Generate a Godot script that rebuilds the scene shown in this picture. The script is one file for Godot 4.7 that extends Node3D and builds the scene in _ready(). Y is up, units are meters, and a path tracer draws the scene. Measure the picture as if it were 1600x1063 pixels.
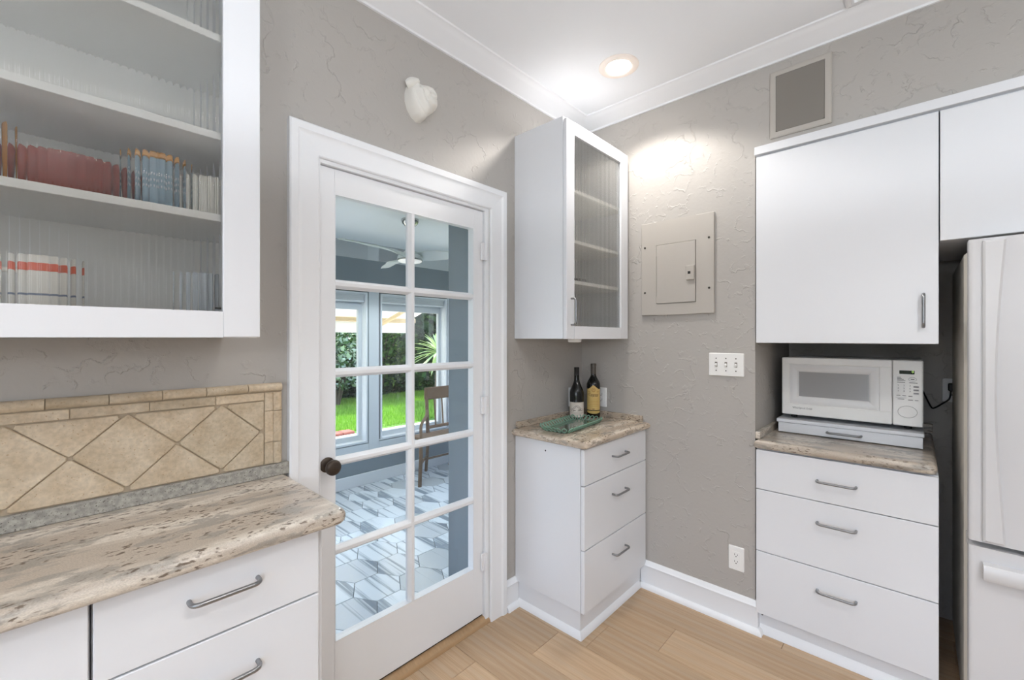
extends Node3D

# ---------------------------------------------------------------- mesh builder
class MB:
	var v := PackedVector3Array()
	var n := PackedVector3Array()
	var uv := PackedVector2Array()

	func tri(a: Vector3, b: Vector3, c: Vector3, na: Vector3, nb: Vector3, nc: Vector3, ua := Vector2(), ub := Vector2(), uc := Vector2()) -> void:
		if (b - a).cross(c - a).dot(na + nb + nc) < 0.0:
			v.append_array([a, b, c]); n.append_array([na, nb, nc]); uv.append_array([ua, ub, uc])
		else:
			v.append_array([a, c, b]); n.append_array([na, nc, nb]); uv.append_array([ua, uc, ub])

	func quad(a: Vector3, b: Vector3, c: Vector3, d: Vector3, na: Vector3, nb: Vector3, nc: Vector3, nd: Vector3, ua := Vector2(), ub := Vector2(), uc := Vector2(), ud := Vector2()) -> void:
		tri(a, b, c, na, nb, nc, ua, ub, uc)
		tri(a, c, d, na, nc, nd, ua, uc, ud)

	func poly(p: Array, out: Vector3) -> MB:
		var g: Vector3 = (p[1] - p[0]).cross(p[2] - p[0]).normalized()
		if g.dot(out) < 0.0: g = -g
		for i in range(1, p.size() - 1):
			tri(p[0], p[i], p[i + 1], g, g, g)
		return self

	# box from corner to corner, edges chamfered by e
	func box(lo: Vector3, hi: Vector3, e := 0.0, turn := Basis(), about := Vector3()) -> MB:
		var c := (lo + hi) / 2.0
		var h := (hi - lo).abs() / 2.0
		e = minf(e, minf(h.x, minf(h.y, h.z)) * 0.9)
		var P := func(sx, sy, sz, k):
			var q := Vector3(sx * (h.x - (0.0 if k == 0 else e)), sy * (h.y - (0.0 if k == 1 else e)), sz * (h.z - (0.0 if k == 2 else e))) + c
			return turn * (q - about) + about
		for s in [-1, 1]:
			poly([P.call(s, -1, -1, 0), P.call(s, 1, -1, 0), P.call(s, 1, 1, 0), P.call(s, -1, 1, 0)], turn * Vector3(s, 0, 0))
			poly([P.call(-1, s, -1, 1), P.call(1, s, -1, 1), P.call(1, s, 1, 1), P.call(-1, s, 1, 1)], turn * Vector3(0, s, 0))
			poly([P.call(-1, -1, s, 2), P.call(1, -1, s, 2), P.call(1, 1, s, 2), P.call(-1, 1, s, 2)], turn * Vector3(0, 0, s))
			if e > 0.0:
				for t in [-1, 1]:
					poly([P.call(s, t, -1, 0), P.call(s, t, 1, 0), P.call(s, t, 1, 1), P.call(s, t, -1, 1)], turn * Vector3(s, t, 0))
					poly([P.call(s, -1, t, 0), P.call(s, 1, t, 0), P.call(s, 1, t, 2), P.call(s, -1, t, 2)], turn * Vector3(s, 0, t))
					poly([P.call(-1, s, t, 1), P.call(1, s, t, 1), P.call(1, s, t, 2), P.call(-1, s, t, 2)], turn * Vector3(0, s, t))
					for w in [-1, 1]:
						poly([P.call(s, t, w, 0), P.call(s, t, w, 1), P.call(s, t, w, 2)], turn * Vector3(s, t, w))
		return self

	# normals of a 2D profile at both ends of every edge, smooth where the bend is gentle
	static func profile_normals(p: PackedVector2Array, closed: bool, crease := 0.7) -> Array:
		var m := p.size() - (0 if closed else 1)
		var e := []
		for i in m:
			var d := (p[(i + 1) % p.size()] - p[i])
			e.append(Vector2(d.y, -d.x).normalized())
		var out := []
		for i in m:
			var a: Vector2 = e[i]
			var b: Vector2 = e[i]
			if closed or i > 0:
				var q: Vector2 = e[(i - 1 + m) % m]
				if absf(q.angle_to(a)) < crease: a = (q + e[i]).normalized()
			if closed or i < m - 1:
				var q2: Vector2 = e[(i + 1) % m]
				if absf(q2.angle_to(b)) < crease: b = (q2 + e[i]).normalized()
			out.append([a, b])
		return out

	static func ccw(p: PackedVector2Array) -> PackedVector2Array:
		var a := 0.0
		for i in p.size():
			a += p[i].cross(p[(i + 1) % p.size()])
		if a < 0.0:
			p = p.duplicate()
			p.reverse()
		return p

	static func tidy(p: PackedVector2Array) -> PackedVector2Array:
		var r := PackedVector2Array()
		for q in p:
			if r.is_empty() or r[-1].distance_to(q) > 0.0007: r.append(q)
		if r.size() > 3 and r[0].distance_to(r[-1]) < 0.0007: r.remove_at(r.size() - 1)
		return r

	func extrude(pr: PackedVector2Array, o: Vector3, u: Vector3, w: Vector3, along: Vector3, crease := 0.7) -> MB:
		pr = ccw(pr)
		var nn := profile_normals(pr, true, crease)
		for i in pr.size():
			var j := (i + 1) % pr.size()
			var a := o + u * pr[i].x + w * pr[i].y
			var b := o + u * pr[j].x + w * pr[j].y
			var na: Vector3 = u * nn[i][0].x + w * nn[i][0].y
			var nb: Vector3 = u * nn[i][1].x + w * nn[i][1].y
			quad(a, b, b + along, a + along, na, nb, nb, na)
		cap(pr, o, u, w, -along)
		cap(pr, o + along, u, w, along)
		return self

	func cap(pr: PackedVector2Array, o: Vector3, u: Vector3, w: Vector3, out: Vector3) -> void:
		var ix := Geometry2D.triangulate_polygon(pr)
		var g := out.normalized()
		for i in range(0, ix.size(), 3):
			tri(o + u * pr[ix[i]].x + w * pr[ix[i]].y, o + u * pr[ix[i + 1]].x + w * pr[ix[i + 1]].y, o + u * pr[ix[i + 2]].x + w * pr[ix[i + 2]].y, g, g, g)

	# profile (x to the side of the path, y along up) swept along a path with mitred corners
	func molding(path: Array, pr: PackedVector2Array, up: Vector3, closed := false, flip := false) -> MB:
		var m := path.size()
		var segs := m if closed else m - 1
		var side := []
		for i in segs:
			var d: Vector3 = (path[(i + 1) % m] - path[i]).normalized()
			side.append((up.cross(d) if not flip else d.cross(up)).normalized())
		var mit := []
		for i in m:
			if not closed and i == 0: mit.append(side[0])
			elif not closed and i == m - 1: mit.append(side[segs - 1])
			else:
				var s: Vector3 = side[(i - 1 + segs) % segs] + side[i % segs]
				mit.append(s / maxf(0.2, 1.0 + side[(i - 1 + segs) % segs].dot(side[i % segs])))
		pr = ccw(pr)
		var nn := profile_normals(pr, true, 0.7)
		for i in segs:
			var k := (i + 1) % m
			for j in pr.size():
				var q := (j + 1) % pr.size()
				var na: Vector3 = side[i] * nn[j][0].x + up * nn[j][0].y
				var nb: Vector3 = side[i] * nn[j][1].x + up * nn[j][1].y
				quad(path[i] + mit[i] * pr[j].x + up * pr[j].y, path[i] + mit[i] * pr[q].x + up * pr[q].y, path[k] + mit[k] * pr[q].x + up * pr[q].y, path[k] + mit[k] * pr[j].x + up * pr[j].y, na, nb, nb, na)
		if not closed:
			cap(pr, path[0], mit[0], up, path[0] - path[1])
			cap(pr, path[m - 1], mit[m - 1], up, path[m - 1] - path[m - 2])
		return self

	# profile of (radius, height), outside going up
	func lathe(pr: PackedVector2Array, o: Vector3, seg := 32, axis := Basis(), crease := 0.7, squash := Vector2.ONE) -> MB:
		var nn := profile_normals(pr, false, crease)
		for i in pr.size() - 1:
			for k in seg:
				var a0 := TAU * k / seg
				var a1 := TAU * (k + 1) / seg
				var d0 := Vector3(cos(a0) * squash.x, 0, sin(a0) * squash.y)
				var d1 := Vector3(cos(a1) * squash.x, 0, sin(a1) * squash.y)
				var m0 := Vector3(cos(a0) / squash.x, 0, sin(a0) / squash.y)
				var m1 := Vector3(cos(a1) / squash.x, 0, sin(a1) / squash.y)
				var P := func(d: Vector3, q: Vector2): return o + axis * (d * q.x + Vector3(0, q.y, 0))
				var N := func(d: Vector3, q: Vector2): return (axis * (d * q.x + Vector3(0, q.y, 0))).normalized()
				var u0 := float(k) / seg
				var u1 := float(k + 1) / seg
				var w0 := float(i) / (pr.size() - 1)
				var w1 := float(i + 1) / (pr.size() - 1)
				if pr[i].x < 1e-6:
					tri(P.call(d0, pr[i]), P.call(d1, pr[i + 1]), P.call(d0, pr[i + 1]), N.call(m0, nn[i][0]), N.call(m1, nn[i][1]), N.call(m0, nn[i][1]))
				elif pr[i + 1].x < 1e-6:
					tri(P.call(d0, pr[i]), P.call(d1, pr[i]), P.call(d0, pr[i + 1]), N.call(m0, nn[i][0]), N.call(m1, nn[i][0]), N.call(m0, nn[i][1]))
				else:
					quad(P.call(d0, pr[i]), P.call(d1, pr[i]), P.call(d1, pr[i + 1]), P.call(d0, pr[i + 1]), N.call(m0, nn[i][0]), N.call(m1, nn[i][0]), N.call(m1, nn[i][1]), N.call(m0, nn[i][1]), Vector2(u0, w0), Vector2(u1, w0), Vector2(u1, w1), Vector2(u0, w1))
		return self

	func tube(p: Array, r: Variant, seg := 10) -> MB:
		var rings := []
		var dirs := []
		var ref := Vector3.UP
		for i in p.size():
			var d: Vector3 = (p[mini(i + 1, p.size() - 1)] - p[maxi(i - 1, 0)]).normalized()
			if i == 0:
				if absf(d.dot(ref)) > 0.9: ref = Vector3.RIGHT
			var x := (ref - d * ref.dot(d)).normalized()
			ref = x
			var y := d.cross(x)
			var rr: float = r[i] if r is Array else r
			var ring := []
			for k in seg:
				var a := TAU * k / seg
				ring.append([p[i] + (x * cos(a) + y * sin(a)) * rr, x * cos(a) + y * sin(a)])
			rings.append(ring)
			dirs.append(d)
		for i in p.size() - 1:
			for k in seg:
				var q := (k + 1) % seg
				quad(rings[i][k][0], rings[i][q][0], rings[i + 1][q][0], rings[i + 1][k][0], rings[i][k][1], rings[i][q][1], rings[i + 1][q][1], rings[i + 1][k][1])
		for k in range(1, seg - 1):
			tri(rings[0][0][0], rings[0][k][0], rings[0][k + 1][0], -dirs[0], -dirs[0], -dirs[0])
			var L: Array = rings[-1]
			tri(L[0][0], L[k][0], L[k + 1][0], dirs[-1], dirs[-1], dirs[-1])
		return self

	# flat plan (in u, w) of thickness t along out, front edge eased by e
	func tile(pl: PackedVector2Array, o: Vector3, u: Vector3, w: Vector3, out: Vector3, t: float, e: float) -> MB:
		pl = tidy(ccw(pl))
		var m := pl.size()
		var inner := PackedVector2Array()
		for i in m:
			var d0 := (pl[i] - pl[(i - 1 + m) % m]).normalized()
			var d1 := (pl[(i + 1) % m] - pl[i]).normalized()
			var n0 := Vector2(-d0.y, d0.x)
			var n1 := Vector2(-d1.y, d1.x)
			inner.append(pl[i] + (n0 + n1) / maxf(0.3, 1.0 + n0.dot(n1)) * e)
		var A := func(q: Vector2, h: float): return o + u * q.x + w * q.y + out * h
		for i in m:
			var j := (i + 1) % m
			var ed := (pl[j] - pl[i]).normalized()
			var nd := u * ed.y - w * ed.x
			poly([A.call(pl[i], 0), A.call(pl[j], 0), A.call(pl[j], t - e), A.call(pl[i], t - e)], nd)
			poly([A.call(pl[i], t - e), A.call(pl[j], t - e), A.call(inner[j], t), A.call(inner[i], t)], nd + out)
		cap(inner, o + out * t, u, w, out)
		return self

	# worktop: plan in x, z with a rounded edge all round
	func slab(pl: PackedVector2Array, y0: float, y1: float, r: float) -> MB:
		pl = ccw(pl)
		var m := pl.size()
		var nv := []
		var sm := []
		for i in m:
			var d0 := (pl[i] - pl[(i - 1 + m) % m]).normalized()
			var d1 := (pl[(i + 1) % m] - pl[i]).normalized()
			var n0 := Vector2(d0.y, -d0.x)
			var n1 := Vector2(d1.y, -d1.x)
			nv.append((n0 + n1) / maxf(0.3, 1.0 + n0.dot(n1)))
			sm.append((n0 + n1).normalized())
		var mid := (y0 + y1) / 2.0
		var hh := (y1 - y0) / 2.0
		var rings := []
		for k in 13:
			var a := -PI / 2 + PI * k / 12.0
			var sa: float = signf(sin(a)) * (hh - r) + sin(a) * r
			rings.append([r * (1.0 - cos(a)), mid + sa, a])
		for k in 12:
			for i in m:
				var j := (i + 1) % m
				var sharp: bool = sm[i].dot(sm[j]) < 0.8
				var ed := (pl[j] - pl[i]).normalized()
				var fn := Vector2(ed.y, -ed.x)
				var G := func(q: int, ring: Array): return Vector3(pl[q].x - nv[q].x * ring[0], ring[1], pl[q].y - nv[q].y * ring[0])
				var N := func(q: int, ring: Array):
					var h: Vector2 = fn if sharp else sm[q]
					return Vector3(h.x * cos(ring[2]), sin(ring[2]), h.y * cos(ring[2]))
				quad(G.call(i, rings[k]), G.call(j, rings[k]), G.call(j, rings[k + 1]), G.call(i, rings[k + 1]), N.call(i, rings[k]), N.call(j, rings[k]), N.call(j, rings[k + 1]), N.call(i, rings[k + 1]))
		for k in [0, 12]:
			var q := PackedVector2Array()
			for i in m: q.append(pl[i] - nv[i] * rings[k][0])
			cap(q, Vector3(0, rings[k][1], 0), Vector3.RIGHT, Vector3.BACK, Vector3(0, -1 if k == 0 else 1, 0))
		return self

	func mesh(shift := Vector3()) -> ArrayMesh:
		var arr := []
		arr.resize(Mesh.ARRAY_MAX)
		var vv := v
		if shift != Vector3():
			vv = PackedVector3Array()
			vv.resize(v.size())
			for i in v.size(): vv[i] = v[i] - shift
		arr[Mesh.ARRAY_VERTEX] = vv
		arr[Mesh.ARRAY_NORMAL] = n
		arr[Mesh.ARRAY_TEX_UV] = uv
		var am := ArrayMesh.new()
		am.add_surface_from_arrays(Mesh.PRIMITIVE_TRIANGLES, arr)
		return am


# ---------------------------------------------------------------- scene helpers
var taken := {}
var M := {}
var rng := RandomNumberGenerator.new()

func numbered(called: String, parent: Node) -> String:
	var key := "%d/%s" % [parent.get_instance_id(), called]
	var k: int = taken.get(key, 0)
	taken[key] = k + 1
	return called if k == 0 else "%s_%03d" % [called, k]

func tag(o: Node, label: String, category := "", group := "", kind := "") -> Node:
	o.set_meta("label", label)
	if category: o.set_meta("category", category)
	if group: o.set_meta("group", group)
	if kind: o.set_meta("kind", kind)
	return o

func thing(called: String, label: String, category: String, at := Vector3(), group := "", kind := "") -> Node3D:
	var o := Node3D.new()
	o.name = numbered(called, self)
	add_child(o, true)
	o.position = at
	tag(o, label, category, group, kind)
	return o

# one mesh; its vertices are given in the room's own metres
func part(mb: MB, called: String, parent: Node3D, m: Material) -> MeshInstance3D:
	var o := MeshInstance3D.new()
	o.name = numbered(called, parent)
	o.mesh = mb.mesh(parent.global_position if parent != self else Vector3())
	o.material_override = m
	parent.add_child(o, true)
	return o

func lone(mb: MB, called: String, m: Material, label: String, category := "", kind := "") -> MeshInstance3D:
	var o := part(mb, called, self, m)
	tag(o, label, category, "", kind)
	return o

func bx(lo: Vector3, hi: Vector3, e := 0.0) -> MB:
	return MB.new().box(lo, hi, e)

func P2(a: Array) -> PackedVector2Array:
	var p := PackedVector2Array()
	for i in range(0, a.size(), 2): p.append(Vector2(a[i], a[i + 1]))
	return p

func rounded_rect(x0: float, y0: float, x1: float, y1: float, r: float, k := 4) -> PackedVector2Array:
	var p := PackedVector2Array()
	for c in [[x1 - r, y1 - r, 0.0], [x0 + r, y1 - r, 0.5], [x0 + r, y0 + r, 1.0], [x1 - r, y0 + r, 1.5]]:
		for i in k + 1:
			var a: float = (c[2] + 0.5 * i / k) * PI
			p.append(Vector2(c[0] + r * cos(a), c[1] + r * sin(a)))
	return p

func disc(c: Vector3, out: Vector3, r: float, t: float, seg := 20) -> MB:
	var y := out.normalized()
	var x := y.cross(Vector3(0.31, 0.87, 0.4)).normalized()
	return MB.new().lathe(P2([0, 0, r, 0, r, t * 0.7, r * 0.9, t, 0, t]), c, seg, Basis(x, y, x.cross(y)), 0.5)

func mat(r: int, g: int, b: int, rough := 0.5, metal := 0.0) -> StandardMaterial3D:
	var m := StandardMaterial3D.new()
	m.albedo_color = Color8(r, g, b)
	m.roughness = rough
	m.metallic = metal
	return m

func bow_handle(a: Vector3, b: Vector3, out: Vector3, parent: Node3D, r := 0.0052, reach := 0.03) -> void:
	var d := (b - a).normalized()
	var pts := []
	var c := 0.016
	pts.append(a)
	for i in 6:
		var t := PI / 2 * i / 5.0
		pts.append(a + out * (reach - c + c * sin(t)) + d * (c - c * cos(t)))
	for i in 6:
		var t := PI / 2 * (1.0 - i / 5.0)
		pts.append(b + out * (reach - c + c * sin(t)) - d * (c - c * cos(t)))
	pts.append(b)
	part(MB.new().tube(pts, r, 12), "handle", parent, M.steel)

# ---------------------------------------------------------------- computed textures
func nz(w: int, h: int, freq: float, sd: int, oct := 3, kind := FastNoiseLite.TYPE_SIMPLEX_SMOOTH, fractal := FastNoiseLite.FRACTAL_FBM, warp := 0.0) -> PackedByteArray:
	var f := FastNoiseLite.new()
	f.noise_type = kind
	f.seed = sd
	f.frequency = freq
	f.fractal_type = fractal
	f.fractal_octaves = oct
	if warp > 0.0:
		f.domain_warp_enabled = true
		f.domain_warp_amplitude = warp
		f.domain_warp_frequency = freq * 1.5
	var im := f.get_seamless_image(w, h)
	im.convert(Image.FORMAT_L8)
	return im.get_data()

func stretched(w: int, h: int, W: int, H: int, freq: float, sd: int, oct := 3, warp := 0.0) -> PackedByteArray:
	var im := Image.create_from_data(w, h, false, Image.FORMAT_L8, nz(w, h, freq, sd, oct, FastNoiseLite.TYPE_SIMPLEX_SMOOTH, FastNoiseLite.FRACTAL_FBM, warp))
	im.resize(W, H, Image.INTERPOLATE_CUBIC)
	return im.get_data()

func picture(w: int, h: int, data: PackedByteArray, rgb := true) -> ImageTexture:
	return ImageTexture.create_from_image(Image.create_from_data(w, h, false, Image.FORMAT_RGB8 if rgb else Image.FORMAT_L8, data))

func put3(d: PackedByteArray, i: int, c: Color) -> void:
	d[i * 3] = int(clampf(c.r, 0, 1) * 255.0)
	d[i * 3 + 1] = int(clampf(c.g, 0, 1) * 255.0)
	d[i * 3 + 2] = int(clampf(c.b, 0, 1) * 255.0)

func over(m: StandardMaterial3D, t: Texture2D, scale: Vector3, world := false, offset := Vector3()) -> StandardMaterial3D:
	m.albedo_texture = t
	m.uv1_triplanar = true
	m.uv1_world_triplanar = world
	m.uv1_scale = scale
	m.uv1_offset = offset
	m.uv1_triplanar_sharpness = 6.0
	return m

func make_materials() -> void:
	# painted and plain things
	M.cabinet = mat(226, 228, 232, 0.32)
	M.interior = mat(245, 245, 243, 0.5)  # paler copy of the cabinet white, brightened to lift the light inside cabinets
	M.trim = mat(236, 238, 241, 0.35)
	M.ceiling = mat(241, 244, 248, 0.85)
	M.plastic = mat(238, 238, 236, 0.35)
	M.cream = mat(250, 241, 233, 0.5)
	M.dark = mat(22, 21, 20, 0.7)
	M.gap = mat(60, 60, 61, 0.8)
	M.steel = mat(150, 151, 153, 0.32, 0.9)
	M.screw = mat(62, 58, 52, 0.5, 0.5)
	M.bronze = mat(66, 56, 48, 0.42, 0.55)
	M.fridge = mat(213, 213, 215, 0.3)
	M.fridge_side = mat(214, 209, 200, 0.55)
	M.gasket = mat(196, 194, 190, 0.6)
	M.black_glass = mat(8, 8, 9, 0.08)
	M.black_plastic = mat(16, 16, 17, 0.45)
	M.wall_flat = mat(180, 175, 168, 0.6)
	M.grille = mat(128, 123, 117, 0.8)
	M.hinge = mat(232, 233, 236, 0.35)
	M.sun_wall = mat(132, 143, 150, 0.7)
	M.sun_white = mat(228, 232, 235, 0.5)
	M.sun_casing = mat(208, 214, 218, 0.55)
	M.sun_sash = mat(208, 214, 218, 0.5)
	M.blind = mat(220, 224, 226, 0.7)
	M.sun_ceiling = mat(244, 248, 248, 0.8)
	M.grout = mat(92, 96, 98, 0.9)
	M.tile_grout = mat(184, 168, 146, 0.9)
	M.nickel = mat(196, 194, 190, 0.22, 1.0)
	M.blade = mat(214, 220, 216, 0.4)
	M.opal = mat(240, 240, 236, 0.4)
	M.opal.emission_enabled = true
	M.opal.emission = Color(1, 0.98, 0.95)
	M.opal.emission_energy_multiplier = 0.4
	M.lens = mat(255, 250, 240, 0.4)
	M.lens.emission_enabled = true
	M.lens.emission = Color(1, 0.97, 0.92)
	M.lens.emission_energy_multiplier = 28.0
	M.globe = mat(250, 250, 248, 0.4)  # glow of the two added fill lamps
	M.globe.emission_enabled = true
	M.globe.emission = Color(0.96, 0.98, 1.0)
	M.globe.emission_energy_multiplier = 3.0
	M.pane = mat(240, 246, 245, 0.02)
	M.pane.albedo_color.a = 0.004
	M.pane.metallic_specular = 0.3
	M.pane.transparency = BaseMaterial3D.TRANSPARENCY_ALPHA
	# reeded cabinet glass, jars and the green tray: solid glass
	M.reeded = mat(252, 252, 250, 0.02)
	M.reeded.albedo_color.a = 0.0
	M.reeded.refraction_enabled = true
	M.reeded.refraction_scale = 0.05
	M.green_glass = mat(222, 240, 231, 0.05)
	M.green_glass.albedo_color.a = 0.05
	M.green_glass.refraction_enabled = true
	M.green_glass.refraction_scale = 0.05
	M.pressed_glass = mat(136, 166, 150, 0.08)
	M.pressed_glass.backlight_enabled = true
	M.pressed_glass.backlight = Color(0.5, 0.7, 0.6)
	M.blue_glass = mat(128, 154, 170, 0.1)
	M.amber = mat(206, 146, 60, 0.2)
	M.tumbler = mat(196, 204, 212, 0.1)
	M.red_ceramic = mat(136, 54, 42, 0.3)
	M.white_ceramic = mat(236, 232, 224, 0.25)
	M.orange = mat(226, 96, 62, 0.3)
	M.blue_line = mat(120, 130, 150, 0.3)
	M.bottle = mat(12, 14, 12, 0.06)
	M.foil = mat(14, 13, 14, 0.35)
	M.foil_grey = mat(84, 78, 70, 0.4)
	M.plaster = mat(226, 224, 218, 0.8)
	M.awning = mat(244, 244, 242, 0.85)
	M.awning.backlight_enabled = true
	M.awning.backlight = Color(0.8, 0.8, 0.78)
	M.bar = mat(206, 184, 146, 0.5)
	M.fence = mat(64, 50, 46, 0.8)
	M.brick = mat(150, 92, 80, 0.9)
	M.bark = mat(96, 84, 70, 0.9)

	# trowelled plaster: raised flat patches with ragged edges
	var S := 1024
	var a := nz(S, S, 0.006, 11, 4, FastNoiseLite.TYPE_SIMPLEX_SMOOTH, FastNoiseLite.FRACTAL_FBM, 40.0)
	var b := nz(S, S, 0.0045, 12, 2)
	var c := nz(S, S, 0.05, 13, 3)
	var e := nz(S, S, 0.011, 14, 4, FastNoiseLite.TYPE_SIMPLEX_SMOOTH, FastNoiseLite.FRACTAL_RIDGED, 30.0)
	var d := PackedByteArray()
	d.resize(S * S)
	for i in S * S:
		var x := a[i] / 255.0
		var mask := smoothstep(0.42, 0.62, b[i] / 255.0)
		var h := mask * smoothstep(0.500, 0.514, x) * (1.0 - 0.85 * smoothstep(0.514, 0.60, x)) * 0.6
		var k := smoothstep(0.72, 0.95, e[i] / 255.0) * smoothstep(0.5, 0.75, 1.0 - b[i] / 255.0) * 0.5
		d[i] = int(clampf(0.15 + h + k + (c[i] / 255.0 - 0.5) * 0.12, 0, 1) * 255.0)
	M.relief = picture(S, S, d, false)
	M.wall = mat(176, 172, 167, 0.5)
	M.wall.heightmap_enabled = true
	M.wall.heightmap_texture = M.relief
	M.wall.heightmap_scale = 0.32
	M.wall.uv1_triplanar = true
	M.wall.uv1_world_triplanar = true
	M.wall.uv1_scale = Vector3(0.8, 0.8, 0.8)
	M.wall.uv1_triplanar_sharpness = 8.0

	# worktop: cream and grey streaks along u with dark flecks
	S = 1024
	var s1 := stretched(128, 512, S, S, 0.010, 21, 4, 26.0)
	var s2 := stretched(256, 512, S, S, 0.022, 22, 4, 18.0)
	var s3 := stretched(700, 1024, S, S, 0.045, 23, 3, 10.0)
	var s4 := nz(S, S, 0.22, 24, 2)
	var s5 := stretched(200, 256, S, S, 0.02, 25, 3)
	d = PackedByteArray()
	d.resize(S * S * 3)
	var cream := Color8(208, 199, 186)
	var pink := Color8(182, 170, 156)
	var grey := Color8(150, 145, 137)
	for i in S * S:
		var x := s1[i] / 255.0
		var col := pink.lerp(cream, smoothstep(0.35, 0.72, x))
		col = col.lerp(grey, smoothstep(0.52, 0.70, s2[i] / 255.0) * 0.75)
		col = col * (0.90 + 0.20 * s4[i] / 255.0)
		var fl := smoothstep(0.60, 0.72, s3[i] / 255.0) * smoothstep(0.42, 0.60, s5[i] / 255.0)
		col = col.lerp(Color8(84, 70, 58), fl * 0.75)
		var wh := smoothstep(0.62, 0.75, 1.0 - s3[i] / 255.0) * smoothstep(0.5, 0.7, x)
		col = col.lerp(Color8(228, 220, 208), wh * 0.6)
		put3(d, i, col)
	var granite := picture(S, S, d)
	M.granite = over(mat(255, 255, 255, 0.28), granite, Vector3(1.0, 2.2, 1.35))
	M.granite_corner = over(mat(255, 250, 244, 0.22), granite, Vector3(1.3, 2.2, 1.7), false, Vector3(0.35, 0.2, 0.55))
	# splash strip: grey with black pits
	S = 512
	var g1 := nz(S, S, 0.03, 31, 4)
	var g2 := nz(S, S, 0.11, 32, 2)
	d = PackedByteArray()
	d.resize(S * S * 3)
	for i in S * S:
		var col := Color8(128, 126, 120).lerp(Color8(184, 180, 170), g1[i] / 255.0)
		col = col.lerp(Color8(66, 58, 50), smoothstep(0.76, 0.84, g2[i] / 255.0))
		col = col.lerp(Color8(206, 202, 194), smoothstep(0.2, 0.1, g2[i] / 255.0) * 0.6)
		put3(d, i, col)
	M.speckle = over(mat(255, 255, 255, 0.35), picture(S, S, d), Vector3(3, 3, 3))

	# travertine
	var t1 := nz(S, S, 0.008, 41, 4, FastNoiseLite.TYPE_SIMPLEX_SMOOTH, FastNoiseLite.FRACTAL_FBM, 30.0)
	var t2 := nz(S, S, 0.05, 42, 4)
	var t3 := nz(S, S, 0.09, 43, 3)
	d = PackedByteArray()
	d.resize(S * S * 3)
	for i in S * S:
		var col := Color8(194, 176, 152).lerp(Color8(218, 205, 186), t1[i] / 255.0)
		col = col * (0.93 + 0.14 * t2[i] / 255.0)
		col = col.lerp(Color8(160, 128, 96), smoothstep(0.78, 0.9, t3[i] / 255.0) * 0.7)
		put3(d, i, col)
	var trav := picture(S, S, d)
	M.travertine = []
	for i in 6:
		var k := 0.94 + 0.03 * (i % 3)
		M.travertine.append(over(mat(int(252 * k), int(248 * k), int(240 * k), 0.6), trav, Vector3(2.6, 2.6, 2.6), true, Vector3(0.17 * i, 0.31 * i, 0.23 * i)))

	# oak planks, grain along x
	S = 1024
	var w1 := stretched(64, 512, S, S, 0.02, 51, 4, 20.0)
	var w2 := stretched(96, 1024, S, S, 0.06, 52, 3, 6.0)
	var w3 := stretched(32, 128, S, S, 0.02, 53, 2)
	d = PackedByteArray()
	d.resize(S * S * 3)
	for i in S * S:
		var col := Color8(190, 160, 128).lerp(Color8(206, 180, 150), w1[i] / 255.0)
		col = col * (0.93 + 0.12 * w2[i] / 255.0)
		col = col.lerp(Color8(196, 176, 152), smoothstep(0.5, 0.8, w3[i] / 255.0) * 0.5)
		put3(d, i, col)
	var oak := picture(S, S, d)
	M.oak = []
	for i in 8:
		var k: float = [1.0, 0.96, 1.03, 0.98, 0.94, 1.01, 0.97, 1.0][i]
		M.oak.append(over(mat(int(minf(255, 248 * k)), int(minf(255, 246 * k)), int(minf(255, 243 * k)), 0.42), oak, Vector3(0.9, 1, 4.2), false, Vector3(0.13 * i, 0.0, 0.29 * i)))
	M.sill = over(mat(228, 216, 196, 0.5), oak, Vector3(4.0, 4.0, 1.0), false, Vector3(0.2, 0.4, 0.1))
	M.old_wood = over(mat(158, 150, 146, 0.7), oak, Vector3(6, 2, 6), false, Vector3(0.5, 0.1, 0.3))

	# banded marble, bands along x
	S = 512
	var m1 := stretched(8, 256, S, S, 0.028, 61, 3)
	var m2 := stretched(24, 512, S, S, 0.10, 62, 2)
	d = PackedByteArray()
	d.resize(S * S * 3)
	for i in S * S:
		var x := m1[i] / 255.0 * 0.7 + m2[i] / 255.0 * 0.3
		put3(d, i, Color8(236, 241, 243).lerp(Color8(150, 160, 168), smoothstep(0.55, 0.76, x)))
	var bands := picture(S, S, d)
	M.marble = []
	for i in 7:
		var k: float = [1.0, 0.97, 0.90, 1.0, 0.94, 0.85, 0.99][i]
		M.marble.append(over(mat(int(250 * k), int(252 * k), int(255 * k), 0.16), bands, Vector3(0.6, 1, 1.1), false, Vector3(0.21 * i, 0.0, 0.37 * i + 0.05)))

	# soil under grass
	S = 256
	var l1 := nz(S, S, 0.04, 71, 4)
	d = PackedByteArray()
	d.resize(S * S * 3)
	for i in S * S:
		put3(d, i, Color8(66, 104, 36).lerp(Color8(104, 150, 58), l1[i] / 255.0))
	M.lawn = over(mat(255, 255, 255, 0.95), picture(S, S, d), Vector3(1, 1, 1), true)

	for k in ["leaf", "grass"]:
		var lm := mat(255, 255, 255, 0.75)
		lm.metallic_specular = 0.15
		lm.vertex_color_use_as_albedo = true
		lm.backlight_enabled = true
		lm.backlight = Color(0.35, 0.45, 0.2)
		M[k] = lm
	M.spike = mat(172, 192, 138, 0.5)
	M.spike.backlight_enabled = true
	M.spike.backlight = Color(0.4, 0.5, 0.25)

# ---------------------------------------------------------------- the room
const CAM := Vector3(1.545, 1.40, 2.305)
const CEIL := 2.73

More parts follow.
